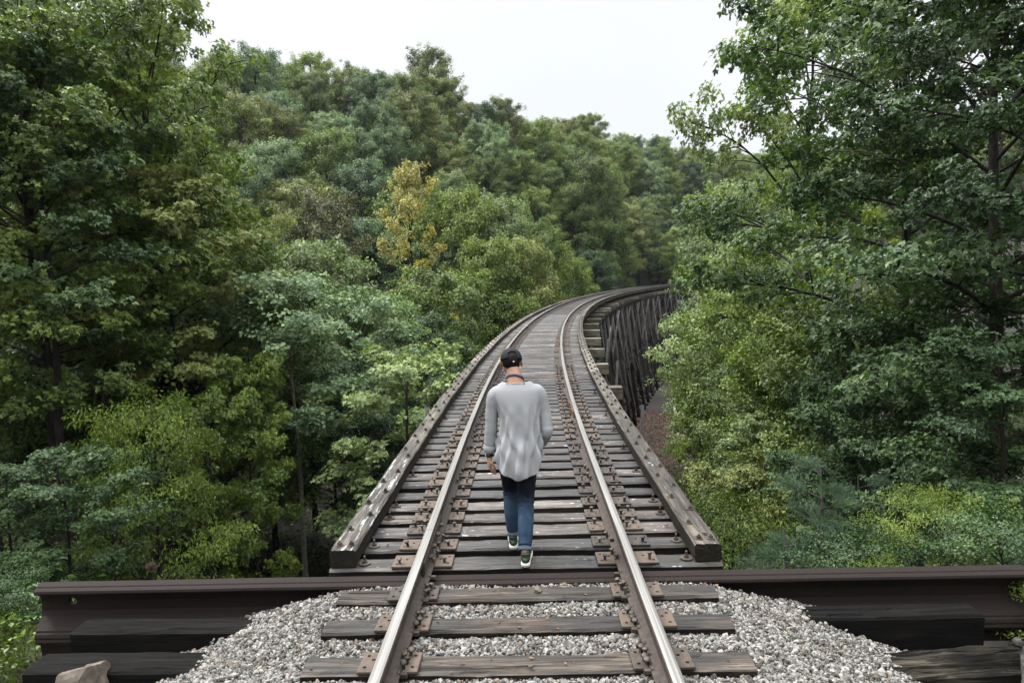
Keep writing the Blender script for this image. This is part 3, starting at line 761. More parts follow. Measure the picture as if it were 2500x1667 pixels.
def rock(name, loc, sc, seed, label, rot=(0, 0, 0), mat='rock', sub=4):
    bm = bmesh.new(); bmesh.ops.create_icosphere(bm, subdivisions=sub, radius=1)
    V = np.array([v.co[:] for v in bm.verts]); F = np.array([[v.index for v in f.verts] for f in bm.faces]); bm.free()
    rs = np.random.RandomState(seed)
    for _ in range(11):
        d = rs.randn(3); d /= np.linalg.norm(d); c = rs.uniform(.42, .8); V = V - np.clip(V@d-c, 0, 9)[:, None]*d
    V *= (1+.07*nz2(V[:, 0]+V[:, 2]*2, V[:, 1]-V[:, 2]*1.5, seed, 6, 5))[:, None]
    o = link(name, mesh_np(name, V*np.array(sc), F, [M[mat]], np.full(len(F), rs.rand())), None, loc, rot); return tag(o, label, 'rock')
rock('rock', (-2.72, 3.93, -.36), (.27, .18, .32), 11, 'large brown sandstone rock leaning on the dark sleeper at the bottom left corner', (0, R(-25), R(20)))
rock('stone', (-1.87, 4.05, -.235), (.06, .045, .03), 6, 'pale stone resting on the dark sleeper, just above the gravel', sub=3)
rock('stone', (.09, 4.54, .016), (.045, .035, .022), 7, 'tan stone lying on the middle of the third gravel tie', sub=3)
for i, (x, y, lb) in enumerate([(.03, 3.62, 'small white stone on the nearest gravel tie'), (1.22, 5.72, 'white stone chip by the right guard timber, on the third bridge tie'),
                                (-1.13, 5.41, 'white stone chip by the left guard timber on the second bridge tie')]):
    rock('stone', (x, y, .014), (.022, .016, .012), 20+i, lb, sub=2)
rock('stone', (1.40, 5.18, .150), (.028, .02, .014), 33, 'white pebble on top of the right guard timber near its square end', sub=2)
rock('stone', (.50, 5.06, .012), (.02, .016, .01), 34, 'white stone chip on the first bridge tie, left of the right rail', sub=2)

def root_branch():
    mb = MB()
    mb.add(*tube([(3.02, 3.98, -.13), (3.0, 3.93, -.20), (2.97, 3.86, -.27), (2.93, 3.8, -.33)], [.030, .034, .042, .055], 10))
    mb.add(*tube([(2.95, 3.83, -.30), (2.75, 3.80, -.335), (2.5, 3.80, -.345), (2.25, 3.84, -.335)], [.03, .012, .009, .004], 8))
    mb.add(*tube([(2.96, 3.84, -.28), (3.12, 3.80, -.31), (3.3, 3.78, -.36)], [.03, .016, .01], 8))
    V, F = tube([(2.97, 3.97, -.12), (2.98, 3.99, -.10), (2.99, 4.0, -.085)], [.018, .03, .014], 8); mb.add(V, F)
    o = link('root', mb.mesh('root', [M['driftwood']], smooth=True)); tag(o, 'bleached grey root with a knobbly end lying over the logs', 'root')
root_branch()

# ------------------------------------------------------------------ person
def remesh(name, mb, voxel, mat, smooth=6, fac=.5, parent=None):
    o = link(name, mb.mesh(name)); md = o.modifiers.new('r', 'REMESH'); md.mode = 'VOXEL'; md.voxel_size = voxel; md.use_smooth_shade = True
    sm = o.modifiers.new('s', 'SMOOTH'); sm.iterations = smooth; sm.factor = fac
    dg = bpy.context.evaluated_depsgraph_get(); me = bpy.data.meshes.new_from_object(o.evaluated_get(dg)); o.modifiers.clear(); o.data = me
    me.materials.clear(); me.materials.append(mat)
    me.polygons.foreach_set('use_smooth', np.ones(len(me.polygons), bool))
    if parent: o.parent = parent
    return o
def rings(levels, n=48, fold=None):
    """levels: (z, cx, cy, rx, ry, power); closed loft with caps"""
    L = np.array(levels, float); zz = np.linspace(0, len(L)-1, (len(L)-1)*8+1)
    def cub(c):
        i = np.clip(zz.astype(int), 0, len(L)-2); t = zz-i; p = L[:, c]
        p0 = p[np.maximum(i-1, 0)]; p1 = p[i]; p2 = p[i+1]; p3 = p[np.minimum(i+2, len(L)-1)]
        return .5*(2*p1+(p2-p0)*t+(2*p0-5*p1+4*p2-p3)*t*t+(3*p1-p0-3*p2+p3)*t**3)
    z, cx, cyy, rx, ry = [cub(c) for c in range(5)]
    a = np.arange(n)/n*2*np.pi
    ca, sa = np.cos(a), np.sin(a); e = 2/2.4
    ux = np.sign(ca)*np.abs(ca)**e; uy = np.sign(sa)*np.abs(sa)**e
    V = np.stack([cx[:, None]+rx[:, None]*ux, cyy[:, None]+ry[:, None]*uy, np.repeat(z[:, None], n, 1)], -1)
    if fold is not None: V = fold(V, a)
    k = len(z); V = V.reshape(-1, 3); i = np.arange(k-1)[:, None]*n; j = np.arange(n)[None]; j2 = (j+1) % n
    F = np.stack([i+j, i+j2, i+n+j2, i+n+j], -1).reshape(-1, 4); V = np.concatenate([V, V[:n].mean(0)[None], V[-n:].mean(0)[None]])
    jj = np.arange(n); T = np.concatenate([np.stack([np.full(n, k*n), (jj+1) % n, jj], 1), np.stack([np.full(n, k*n+1), (k-1)*n+jj, (k-1)*n+(jj+1) % n], 1)])
    return V, [F, T]
def spl(P_, m=8):
    P_ = np.asarray(P_, float); t = np.linspace(0, len(P_)-1, (len(P_)-1)*m+1); i = np.clip(t.astype(int), 0, len(P_)-2); f = (t-i)[:, None]
    p0 = P_[np.maximum(i-1, 0)]; p1 = P_[i]; p2 = P_[i+1]; p3 = P_[np.minimum(i+2, len(P_)-1)]
    return .5*(2*p1+(p2-p0)*f+(2*p0-5*p1+4*p2-p3)*f*f+(3*p1-p0-3*p2+p3)*f**3)
def limb(pts, rad, n=20, m=8, el=1.0, ends=True):
    Q = spl(np.column_stack([np.asarray(pts, float), rad]), m); r = np.maximum(Q[:, 3], .002)
    if ends:     # rounded ends
        d0 = Q[0, :3]-Q[1, :3]; d0 /= np.linalg.norm(d0); d1 = Q[-1, :3]-Q[-2, :3]; d1 /= np.linalg.norm(d1)
        a = np.array([.9, .6, .3])
        A0 = np.array([Q[0, :3]+d0*r[0]*math.sin(t*1.57) for t in a]); A1 = np.array([Q[-1, :3]+d1*r[-1]*math.sin(t*1.57) for t in a[::-1]])
        P3 = np.concatenate([A0, Q[:, :3], A1]); r = np.concatenate([r[0]*np.cos(a*1.5), r, r[-1]*np.cos(a[::-1]*1.5)])
    else: P3 = Q[:, :3]
    return tube(P3, r, n, el=el)
def ellipsoid(c, r, n=24, rot=None):
    bm = bmesh.new(); bmesh.ops.create_uvsphere(bm, u_segments=n, v_segments=n//2+2, radius=1)
    V = np.array([v.co[:] for v in bm.verts])*np.array(r); Fd = {}
    for f in bm.faces: Fd.setdefault(len(f.verts), []).append([v.index for v in f.verts])
    bm.free()
    if rot is not None: V = V@np.array(Matrix.Rotation(rot[0], 3, rot[1])).T
    return V+np.array(c), [np.array(v) for v in Fd.values()]

def person():
    root = empty('person', (-.03, 5.2, 0))
    tag(root, 'person in loose grey shirt, rolled jeans and black cap walking away between the rails', 'person')
    off = Vector((.03, -5.2, 0))
    # joints (world)
    HIPZ = .80
    hipL, hipR = (-.108, 5.27, HIPZ), (.036, 5.24, HIPZ)
    knL, knR = (-.103, 5.40, .455), (.022, 5.20, .435)
    anL, anR = (-.088, 5.335, .085), (.005, 4.995, .095)
    shL, shR = (-.205, 5.335, 1.275), (.140, 5.335, 1.28)
    elL, elR = (-.240, 5.318, 1.00), (.192, 5.296, .985)
    wrL, wrR = (-.262, 5.33, .775), (.150, 5.44, .80)
    HC = np.array((-.072, 5.445, 1.495))        # head centre
    # ---- body: one continuous skin
    mb = MB()
    mb.add(*rings([(.74, -.035, 5.26, .105, .075), (.85, -.035, 5.26, .112, .080), (1.0, -.028, 5.28, .108, .075), (1.15, -.028, 5.31, .125, .085), (1.25, -.032, 5.33, .150, .08), (1.325, -.036, 5.345, .085, .055)]))
    mb.add(*limb([(-.036, 5.345, 1.29), (-.045, 5.365, 1.37), (-.060, 5.40, 1.44), (-.066, 5.425, 1.48)], [.075, .060, .056, .058]))
    mb.add(*ellipsoid(HC+(0, -.005, .012), (.076, .096, .092), 28)); mb.add(*ellipsoid(HC+(-.012, .055, -.045), (.056, .060, .070), 24))  # skull, jaw
    mb.add(*limb([HC+(-.028, .105, -.005), HC+(-.034, .135, -.045)], [.010, .016]))   # nose
    mb.add(*ellipsoid(HC+(-.030, .112, -.075), (.022, .010, .008), 12)); mb.add(*ellipsoid(HC+(-.030, .108, -.087), (.019, .010, .008), 12))
    for sx in (-1, 1):
        mb.add(*ellipsoid(HC+(-.024+sx*.030, .088, -.002), (.014, .012, .010), 12))
        mb.add(*ellipsoid(HC+(sx*.083, .010, -.018), (.009, .019, .031), 16, (sx*.45, 'Z')))
    for h, k, a, sg in ((hipL, knL, anL, -1), (hipR, knR, anR, 1)):
        mid = (np.array(k)+np.array(a))/2+np.array((0, -.02, .06))
        mb.add(*limb([h, (np.array(h)+np.array(k))/2+(0,-.006,0), np.array(k)+(0, -.004, 0), np.array(k)*.55+np.array(a)*.45+(0, -.018, 0), a], [.072, .056, .038, .038, .030]))
        mb.add(*limb([np.array(a)+(0, -.02, -.03), np.array(a)+(0, .07, -.045), np.array(a)+(0, .15, -.06)], [.032, .032, .022]))
    for s_, e_, w_ in ((shL, elL, wrL), (shR, elR, wrR)):
        mb.add(*limb([s_, (np.array(s_)+np.array(e_))/2, e_, (np.array(e_)*.55+np.array(w_)*.45), w_], [.034, .028, .028, .030, .024]))
    def hand(w, d, palmdir, thumb, curl, sc=1.0):
        """w wrist; d pointing direction; palmdir = direction the palm faces; fingers bend that way"""
        w = np.array(w, float); d = np.array(d, float); d /= np.linalg.norm(d); pn = np.array(palmdir, float); pn -= d*(pn@d); pn /= np.linalg.norm(pn); sd_ = np.cross(d, pn)*thumb
        for q in np.linspace(-1, 1, 5):   # palm block: flat
            a = w+sd_*q*.012; b = w+d*.088*sc+sd_*q*.030
            mb.add(*limb([a, (a+b)/2+sd_*q*.006, b], [.017, .0165, .0115], 12, 4))
        for q, ln, cu in ((-1.0, .062, 1.15), (-.36, .074, 1.05), (.3, .080, .95), (.95, .072, .75)):
            p = w+d*.085*sc+sd_*q*.031; a = .18; pts = [p-d*.015, p]; dd = d.copy()
            for seg, (l_, r_) in enumerate(((.42, .0), (.32, .0), (.26, .0))):
                a += curl*cu*(.45, .6, .4)[seg]; dd = d*math.cos(a)+pn*math.sin(a); pts.append(pts[-1]+dd*ln*l_)
            mb.add(*limb(pts, [.0098, .0095, .0086, .0078, .0066], 12, 4))
        b = w+d*.028+sd_*.018; t1 = b+(d*.55+sd_*.75+pn*.35)*.040; t2 = t1+(d*.85+sd_*.25+pn*.40)*.032; t3 = t2+(d*.9+pn*.45)*.022
        mb.add(*limb([b-d*.01, b, t1, t2, t3], [.012, .014, .0115, .0100, .0078], 12, 4))
    hand((wrL[0]-.002, wrL[1]+.003, wrL[2]-.02), (-.02, .05, -1), (1, .25, 0), 1, .62)
    hand((wrR[0]-.004, wrR[1]+.02, wrR[2]-.01), (-.35, .9, -.25), (-.9, -.2, -.3), -1, 1.0)
    body = remesh('body', mb, .0038, M['skin'], 3, .4); body.data.transform(Matrix.Translation(off)); body.parent = root
    # ---- hair
    mb = MB()
    mb.add(*ellipsoid(HC+(.002, -.012, .012), (.0805, .096, .090), 32)); 
    mb.add(*ellipsoid(HC+(.004, -.052, -.030), (.060, .044, .040), 24))
    hr = remesh('hair', mb, .004, M['hair'], 2); me = hr.data
    bm = bmesh.new(); bm.from_mesh(me)
    # keep only what lies behind/above the hairline
    kill = [v for v in bm.verts if (v.co.y > HC[1]+.045 and v.co.z < HC[2]+.055) or v.co.z < HC[2]-.062+.35*abs(v.co.x-HC[0]-.01) or (abs(v.co.x-HC[0]) > .068 and v.co.z < HC[2]+.0)]
    bmesh.ops.delete(bm, geom=kill, context='VERTS'); bm.to_mesh(me); bm.free(); me.transform(Matrix.Translation(off)); hr.parent = root
    # ---- cap with back opening, strap and buckle
    bm = bmesh.new(); bmesh.ops.create_uvsphere(bm, u_segments=64, v_segments=40, radius=1)
    tilt = Matrix.Rotation(R(-14), 4, 'X'); cc = Vector(HC+np.array((0, -.004, .012)))
    kill = []
    for v in bm.verts:
        a = math.atan2(v.co.x-.16, -v.co.y)     # 0 = back of head
        hole = (a/.42)**2 + ((v.co.z-.24)/.34)**2 < 1 and v.co.y < 0 and v.co.z > .03
        if v.co.z < -.06 or hole: kill.append(v)
    bmesh.ops.delete(bm, geom=kill, context='VERTS')
    bmesh.ops.scale(bm, vec=(.0885, .106, .101), verts=bm.verts)
    bmesh.ops.transform(bm, matrix=Matrix.Translation(Vector(off)+cc) @ tilt, verts=bm.verts)
    me = bpy.data.meshes.new('cap'); bm.to_mesh(me); bm.free(); me.materials.append(M['cap_cloth']); me.polygons.foreach_set('use_smooth', np.ones(len(me.polygons), bool))
    cp = link('cap', me, root); md = cp.modifiers.new('t', 'SOLIDIFY'); md.thickness = .003
    mb = MB(); q = []
    for t in np.linspace(-1, 1, 9): q.append((HC[0]+t*.060, HC[1]+.085+.075*(1-t*t)+.01, HC[2]+.035-.02*(1-t*t)))
    Vb, Fb = [], []
    for t in np.linspace(-1, 1, 13):
        x = HC[0]-.01+t*.068; y0 = HC[1]+.100*math.sqrt(max(0, 1-(t*.72)**2)); y1 = y0+.062*math.sqrt(max(.02, 1-t*t)); 
        Vb += [(x, y0-.01, HC[2]+.032-.012*t*t), (x, y1, HC[2]+.002-.018*t*t)]
    Vb = np.array(Vb); Fb = np.array([[2*i, 2*i+1, 2*i+3, 2*i+2] for i in range(12)]); mb.add(Vb, [Fb]); br = link('visor', mb.mesh('visor', [M['cap_cloth']], smooth=True), cp, off); br.modifiers.new('t', 'SOLIDIFY').thickness = .003
    st = link('buckle', MB().add(*box((HC[0]+.022, HC[1]-.108, HC[2]+.012), (.013, .003, .012), bev=.001)).mesh('buckle', [M['steel']]), cp, off)
    # ---- strap round the neck
    Q = spl([(-.120, 5.44, 1.345), (-.113, 5.385, 1.378), (-.088, 5.335, 1.405), (-.046, 5.316, 1.412), (.008, 5.332, 1.394), (.026, 5.385, 1.362), (.028, 5.43, 1.33)], 6)
    V = np.concatenate([Q+(0, 0, .0), Q+(0, -.008, -.017)]); n = len(Q); V2 = V+(0, .004, .001)
    F = np.array([[i, i+1, n+i+1, n+i] for i in range(n-1)]); mbk = MB().add(V, [F])
    link('neck_strap', mbk.mesh('strap', [M['navy']], smooth=True), root, off).modifiers.new('t', 'SOLIDIFY').thickness = .003
    # ---- shirt
    def fold(V, a):
        z = V[..., 2]; ang = a[None, :]; low = sst((1.22-z)/.45)
        d = .019*low*np.sin(ang*8+z*9+1.0+1.2*np.sin(z*14))*sst((1.3-z)/.3) + .011*low*np.sin(ang*14-z*13+2.) + .010*sst((.95-z)/.2)*np.sin(ang*6+z*24+np.sin(ang*3))
        d += -.006*np.exp(-((z-1.12)/.05)**2)*np.sin(ang*11)
        d = np.where(d < 0, np.maximum(d, -.011+.15*(d+.011)), d)
        c = np.stack([V[..., 0].mean(1), V[..., 1].mean(1)], -1); r = V[..., :2]-c[:, None]; L = np.linalg.norm(r, axis=-1, keepdims=True)
        V[..., :2] += r/L*d[..., None]; return V
    mb = MB()
    mb.add(*rings([(.600, -.028, 5.232, .170, .150), (.70, -.027, 5.236, .174, .152), (.82, -.022, 5.247, .167, .141), (.95, -.016, 5.27, .159, .118), (1.07, -.014, 5.29, .158, .115), (1.15, -.020, 5.305, .168, .113),
                   (1.23, -.028, 5.322, .192, .104), (1.285, -.032, 5.332, .190, .090), (1.325, -.035, 5.34, .145, .072), (1.352, -.037, 5.345, .098, .060)], 144, fold))
    def sleeve(pts, rad, sd_):
        Q = spl(np.column_stack([np.asarray(pts, float), rad]), 10); t = np.linspace(0, 1, len(Q)); r = Q[:, 3]*(1+.018*np.sin(t*31+sd_)*sst(t*2)+.010*np.sin(t*67))
        return tube(Q[:, :3], r, 28)
    mb.add(*sleeve([(-.150, 5.335, 1.262), (-.203, 5.33, 1.235), (-.232, 5.325, 1.11), (-.240, 5.318, 1.00), (-.250, 5.32, .90), (-.257, 5.325, .805)], [.064, .063, .052, .050, .050, .046], 0))
    mb.add(*sleeve([(.095, 5.335, 1.268), (.142, 5.33, 1.242), (.180, 5.32, 1.11), (.192, 5.292, 1.00), (.194, 5.285, .945), (.168, 5.35, .880), (.158, 5.375, .86)], [.064, .062, .051, .050, .050, .046, .045], 2))
    sh = remesh('shirt', mb, .0048, M['shirt'], 2, .5)
    # scalloped hem: trim the bottom; hollow out
    bm = bmesh.new(); bm.from_mesh(sh.data)
    def hemz(x): t = min(1.15, abs(x+.026)/.16); return .632+.080*t**3.4 + .008*math.sin(x*40)
    kill = [f for f in bm.faces if (f.calc_center_median().z < hemz(f.calc_center_median().x) and f.calc_center_median().z < .77)]
    bmesh.ops.delete(bm, geom=kill, context='FACES'); 
    # neck opening
    kill = [f for f in bm.faces if f.calc_center_median().z > 1.333 and abs(f.calc_center_median().x+.037) < .075 or f.calc_center_median().z > 1.349]
    bmesh.ops.delete(bm, geom=kill, context='FACES'); bm.to_mesh(sh.data); bm.free()
    sh.data.transform(Matrix.Translation(off)); sh.parent = root; md = sh.modifiers.new('t', 'SOLIDIFY'); md.thickness = .003
    # neckline band and turned-up cuffs
    a = np.linspace(0, 2*np.pi, 40)
    Q = np.stack([-.037+.080*np.cos(a), 5.345+.058*np.sin(a), 1.3375-.006*np.abs(np.cos(a))], 1); link('neckband', MB().add(*tube(Q, [.0065]*40, 8, False)).mesh('band', [M['shirt']], smooth=True), sh, off)
    link('shirt_cuff', MB().add(*tube([(-.2525, 5.323, .848), (-.2535, 5.3235, .843), (-.2585, 5.3265, .797), (-.2590, 5.327, .790)], [.046, .0535, .0525, .046], 32, False)).mesh('cuff', [M['shirt']], smooth=True), sh, off)
    link('shirt_cuff', MB().add(*tube([(.172, 5.335, .893), (.170, 5.342, .888), (.158, 5.376, .855), (.156, 5.38, .850)], [.045, .051, .050, .044], 32, False)).mesh('cuff', [M['shirt']], smooth=True), sh, off)
    # ---- watch
    w = link('wristwatch', MB().add(*tube([(-.2615, 5.33, .771), (-.262, 5.33, .751)], [.0305, .0300], 24)).mesh('watch', [M['black_leather']], smooth=True), root, off)
    link('watch_case', MB().add(*ellipsoid((-.291, 5.335, .763), (.007, .017, .017), 16)).mesh('case', [M['steel']], smooth=True), w)
    # ---- jeans
    def leg_pts(h, k, a, s_): return [np.array(h)+(0, 0, .02), (np.array(h)*.5+np.array(k)*.5)+(0, -.008, 0), k, (np.array(k)*.6+np.array(a)*.4)+(0, -.024, 0), np.array(a)*.75+np.array(k)*.25+(0, -.012, 0), np.array(a)+(0, 0, .045)]
    def leg(h, k, a, ph):
        Q = spl(np.column_stack([np.array(leg_pts(h, k, a, 1)), [.086, .078, .063, .0615, .054, .048]]), 18); t = np.linspace(0, 1, len(Q))
        kn = np.exp(-((t-.43)/.07)**2); r = Q[:, 3]*(1+.045*np.sin(t*120+ph)*kn+.012*np.sin(t*60+ph)+.02*np.exp(-((t-.92)/.06)**2)*np.sin(t*150))
        return tube(Q[:, :3], r, 36)
    mb = MB(); mb.add(*leg(hipL, knL, anL, 0)); mb.add(*leg(hipR, knR, anR, 2))
    mb.add(*rings([(.70, -.035, 5.26, .12, .07), (.77, -.034, 5.255, .140, .098), (.86, -.032, 5.26, .140, .098), (.96, -.03, 5.27, .125, .085)], 64))
    jn = remesh('jeans', mb, .005, M['denim'], 2, .5); jn.data.transform(Matrix.Translation(off)); jn.parent = root
    for a, k in ((anL, knL), (anR, knR)):
        a = np.array(a); k = np.array(k); d = (k-a)/np.linalg.norm(k-a)
        q0 = a+d*.012; link('trouser_cuff', MB().add(*tube([q0, q0+d*.004, q0+d*.042, q0+d*.047], [.043, .0505, .0525, .046], 36, False)).mesh('cuff', [M['cuffblue']], smooth=True), jn, off).modifiers.new('t', 'SOLIDIFY').thickness = .003
    # ---- shoes
    for a, yaw, rise in ((anL, -.04, 0.), (anR, .05, 0.)):
        hx, hy = a[0], a[1]-.068
        se = link('shoe', None and 0 or MB().add(*box((0, 0, 0), (.001, .001, .001))).mesh('tmp'), root)
        def outline(w):
            return np.array([(0, -.004), (.024, .002), (.034, .02), (.035, .07), (.036, .13), (.046, .19), (.045, .235), (.030, .270), (.006, .282), (-.020, .272), (-.038, .235), (-.040, .19), (-.033, .13), (-.032, .07), (-.033, .02), (-.022, .002)])*w
        O = outline(1.0); n = len(O); V = []
        levels = [(0, .96), (.004, 1.03), (.020, 1.06), (.030, 1.02)]
        for z, w in levels:
            c = O.mean(0); V.append(np.column_stack([(O-c)*w+c, np.full(n, z)+(.004 if w < 1 else 0)*0]))
        V = np.concatenate(V); i = np.arange(3)[:, None]*n; j = np.arange(n)[None]; j2 = (j+1) % n
        F = np.stack([i+j, i+j2, i+n+j2, i+n+j], -1).reshape(-1, 4)
        sole = mesh_np('sole', V, [F, np.arange(n)[::-1][None], (3*n+np.arange(n))[None]], [M['sole']], smooth=False)
        up = MB()
        up.add(*ellipsoid((0, .055, .052), (.036, .060, .040), 24)); up.add(*ellipsoid((.001, .205, .042), (.042, .068, .028), 24)); up.add(*ellipsoid((.0, .135, .050), (.038, .085, .038), 24))
        up.add(*tube([(0, .045, .05), (0, .040, .085), (0, .038, .100)], [.034, .0325, .034], 24))
        u = remesh('shoe', up, .004, M['shoe'], 4)
        bpy.data.objects.remove(se); u.parent = root; u.name = 'shoe'
        u.location = (hx+off.x, hy+off.y, .005); u.rotation_euler = (0, 0, -yaw)
        link('sole', sole, u)
        link('heel_patch', MB().add(*ellipsoid((0, .003, .052), (.018, .010, .016), 14)).mesh('heel', [simple('green_heel', (.018, .06, .026), .7)], smooth=True), u)
    # ankles: patterned socks
person()

# ------------------------------------------------------------------ trees
def leaves_mesh(name, C, rad, cr, n, leaf, kind, seed, flat=.55, up=.75, drp=.1, centre=(0, 0)):
    """C clump centres, rad clump radii, cr clump random; n leaves in all"""
    rs = np.random.RandomState(seed); w = rad**2; w = w/w.sum()
    ci = rs.choice(len(C), n, p=w)
    d = rs.randn(n, 3); d /= np.linalg.norm(d, axis=1)[:, None]; u = rs.rand(n)**.45
    d[:, 2] = np.where(rs.rand(n) < .35, -np.abs(d[:, 2]), np.abs(d[:, 2]))
    p = C[ci] + d*u[:, None]*rad[ci][:, None]*np.array([1, 1, flat]); hd = np.hypot(d[:, 0], d[:, 1])*u
    p[:, 2] -= drp*hd**2*rad[ci]
    out = p - np.array([centre[0], centre[1], 0]); out[:, 2] = 0; out /= np.linalg.norm(out, axis=1)[:, None]+1e-6
    nrm = np.array([0, 0, up]) + out*.35 + d*.30 + rs.randn(n, 3)*.38; nrm /= np.linalg.norm(nrm, axis=1)[:, None]
    ax = out*.7 + rs.randn(n, 3)*.8; ax -= nrm*(ax*nrm).sum(1)[:, None]; ax /= np.linalg.norm(ax, axis=1)[:, None]; sd_ = np.cross(nrm, ax)
    L = leaf*rs.uniform(.65, 1.25, n)
    if kind == 'maple':
        tpl = []
        for ang, l_, w_ in ((-.95, .78, .46), (0, 1.0, .50), (.95, .78, .46)):
            ca, sa = math.cos(ang), math.sin(ang)
            for (a, b, h) in ((0, 0, 0), (.55*l_, -w_/2, .05), (l_, 0, -.10), (.55*l_, w_/2, .05)): tpl.append((a*ca-b*sa, a*sa+b*ca, h))
        nf = 3
    elif kind == 'long': tpl = [(0, 0, 0), (.5, -.16, .04), (1, 0, -.15), (.5, .16, .04)]; nf = 1
    elif kind == 'needle': tpl = [(0, -.012, 0), (1, -.004, -.12), (1, .004, -.12), (0, .012, 0)]; nf = 1
    else: tpl = [(0, 0, 0), (.5, -.36, .06), (1, 0, -.10), (.5, .36, .06)]; nf = 1
    tpl = np.array(tpl); k = len(tpl)
    V = p[:, None, :] + L[:, None, None]*(tpl[None, :, 0:1]*ax[:, None] + tpl[None, :, 1:2]*sd_[:, None] + tpl[None, :, 2:3]*nrm[:, None])
    F = np.arange(n*k).reshape(-1, 4)
    rnd = np.clip(.55*cr[ci]+.45*rs.rand(n), 0, .96); rnd[rs.rand(n) < .004] = 1.3
    return mesh_np(name, V.reshape(-1, 3), F, [LM['mid']], np.repeat(rnd, nf))

def make_tree(name, H, Rc, base, nl, ns, n, leaf, kind, seed, shape='broad', clump=.22, flat=.5, r0=.16, bark='bark', up=.75, lean=.3, nsec=3, g0=.36):
    rs = np.random.RandomState(seed)
    tz = np.linspace(0, 1, 9); bend = np.stack([lean*nz1(tz*3, seed, 1), lean*nz1(tz*3, seed+1, 1)], 1)*tz[:, None]
    TP = np.column_stack([bend, tz*H*.96]); tb = MB(); tb.add(*tube(TP, r0*(1-tz)**.75+.015, 8))
    def tp(t): return np.array([np.interp(t, tz, TP[:, i]) for i in range(3)])
    C, Rd, Cr = [], [], []; az = rs.uniform(0, 6.28)
    for i in range(nl):
        f = (i+.5)/nl; t = base+(1-base)*f**.9*.97; az += 2.4+rs.uniform(-.5, .5)
        if shape == 'broad': env = Rc*(math.sin(math.pi*min(1, (.12+.88*f)**.95))**.62)*rs.uniform(.68, 1.12); el = .1+1.15*f**1.6
        elif shape == 'dome': env = Rc*(max(.03, 1-((f-.28)/.73)**2)**.62)*rs.uniform(.84, 1.06); el = .10+.75*f
        elif shape == 'cone': env = Rc*(1-f)**.85*rs.uniform(.8, 1.1)+.25; el = -.05+.2*f
        elif shape == 'column': env = Rc*(.75+.25*math.sin(f*9))*(1-f**4)*rs.uniform(.6, 1.15); el = .35+.9*f
        elif shape == 'layer': env = Rc*(math.sin(math.pi*(.2+.75*f))**.5)*rs.uniform(.7, 1.15); el = .15+.5*f
        p0 = tp(t*.96 if shape != 'cone' else t); dirv = np.array([math.cos(az)*math.cos(el), math.sin(az)*math.cos(el), math.sin(el)])
        L = min(env/max(math.cos(el), .45), max(.3, (H*1.0-p0[2])/max(math.sin(el), .15))); tt = np.linspace(0, 1, 6)
        Q = p0+dirv*L*tt[:, None]; Q[:, 2] += (.10*L*np.sin(tt*math.pi*.9) if shape != 'cone' else -.12*L*tt**2); Q[:, :2] += .06*L*np.stack([nz1(tt*4, seed+i, 1), nz1(tt*4, seed+i+99, 1)], 1)*tt[:, None]
        br = max(.012, r0*.42*(1-t)**.5); tb.add(*tube(Q, br*(1-tt*.85)+.003, 5, False))
        m = max(2, int(ns*(.5+.5*env/Rc))); lcr = rs.rand()
        for q in range(m):
            g = g0+(1-g0)*(q+rs.rand()*.7)/m; g = min(g, 1.0); b = np.array([np.interp(g, tt, Q[:, c]) for c in range(3)])
            sa = az+rs.choice([-1, 1])*rs.uniform(.3, 1.4); sl = env*rs.uniform(.12, .40)*(1.25-g*.7); e2 = rs.uniform(-.15, .55) if shape != 'cone' else rs.uniform(-.2, .1)
            tip = b+sl*np.array([math.cos(sa)*math.cos(e2), math.sin(sa)*math.cos(e2), math.sin(e2)])
            tb.add(*tube([b, (b+tip)/2+(0, 0, .04*sl), tip], [br*.45, br*.3, .004], 4, False))
            c0 = clump*Rc*rs.uniform(.6, 1.25)*(.8 if shape == 'cone' else 1)
            C.append(tip); Rd.append(c0); Cr.append(.5*lcr+.5*rs.rand())
            for _ in range(nsec-1):
                C.append(tip+rs.randn(3)*c0*np.array([.8, .8, .4])); Rd.append(c0*rs.uniform(.4, .8)); Cr.append(.5*lcr+.5*rs.rand())
    if shape != 'layer': C.append(tp(1)); Rd.append(clump*Rc*.7); Cr.append(.5)
    C = np.array(C); Rd = np.array(Rd); Cr = np.array(Cr)
    return (tb.mesh(name+'_trunk', [M[bark]], smooth=True), leaves_mesh(name+'_crown', C, Rd, Cr, n, leaf, kind, seed+7, flat, up), H)

PR = {}
PR['maple'] = [make_tree('maple%d' % i, 17, 4.7, .40, 32, 12, 25000, .125, 'maple', 1000+i*13, 'broad', .10, .62, .19, lean=.5, up=.5) for i in range(3)]
PR['slim'] = [make_tree('slim%d' % i, 9, 2.3, .22, 24, 10, 17000, .095, 'maple', 1100+i*13, 'layer', .15, .45, .07, lean=.3, up=.6) for i in range(3)]
PR['pole'] = [make_tree('pole%d' % i, 17, 2.6, .55, 22, 9, 11000, .13, 'maple', 1900+i*13, 'broad', .13, .6, .12, lean=.6, up=.5) for i in range(2)]
PR['mid'] = [make_tree('mid%d' % i, 13, 4.0, .16, 40, 13, 48000, .13, 'oval', 1200+i*13, 'dome', .12, .95, .15, up=.48) for i in range(4)]
PR['far'] = [make_tree('far%d' % i, 14, 4.1, .12, 46, 11, 46000, .165, 'oval', 1300+i*13, 'dome', .135, 1.15, .18, nsec=2, up=.4) for i in range(6)]
PR['tall'] = [make_tree('tall%d' % i, 13, 4.1, .40, 32, 13, 36000, .15, 'oval', 1250+i*13, 'dome', .12, .7, .14, 'bark', up=.55) for i in range(3)]
PR['high'] = [make_tree('high0', 14, 3.6, .58, 20, 8, 20000, .18, 'oval', 1400, 'broad', .2, .45, .12, 'pale_bark', lean=.35)]
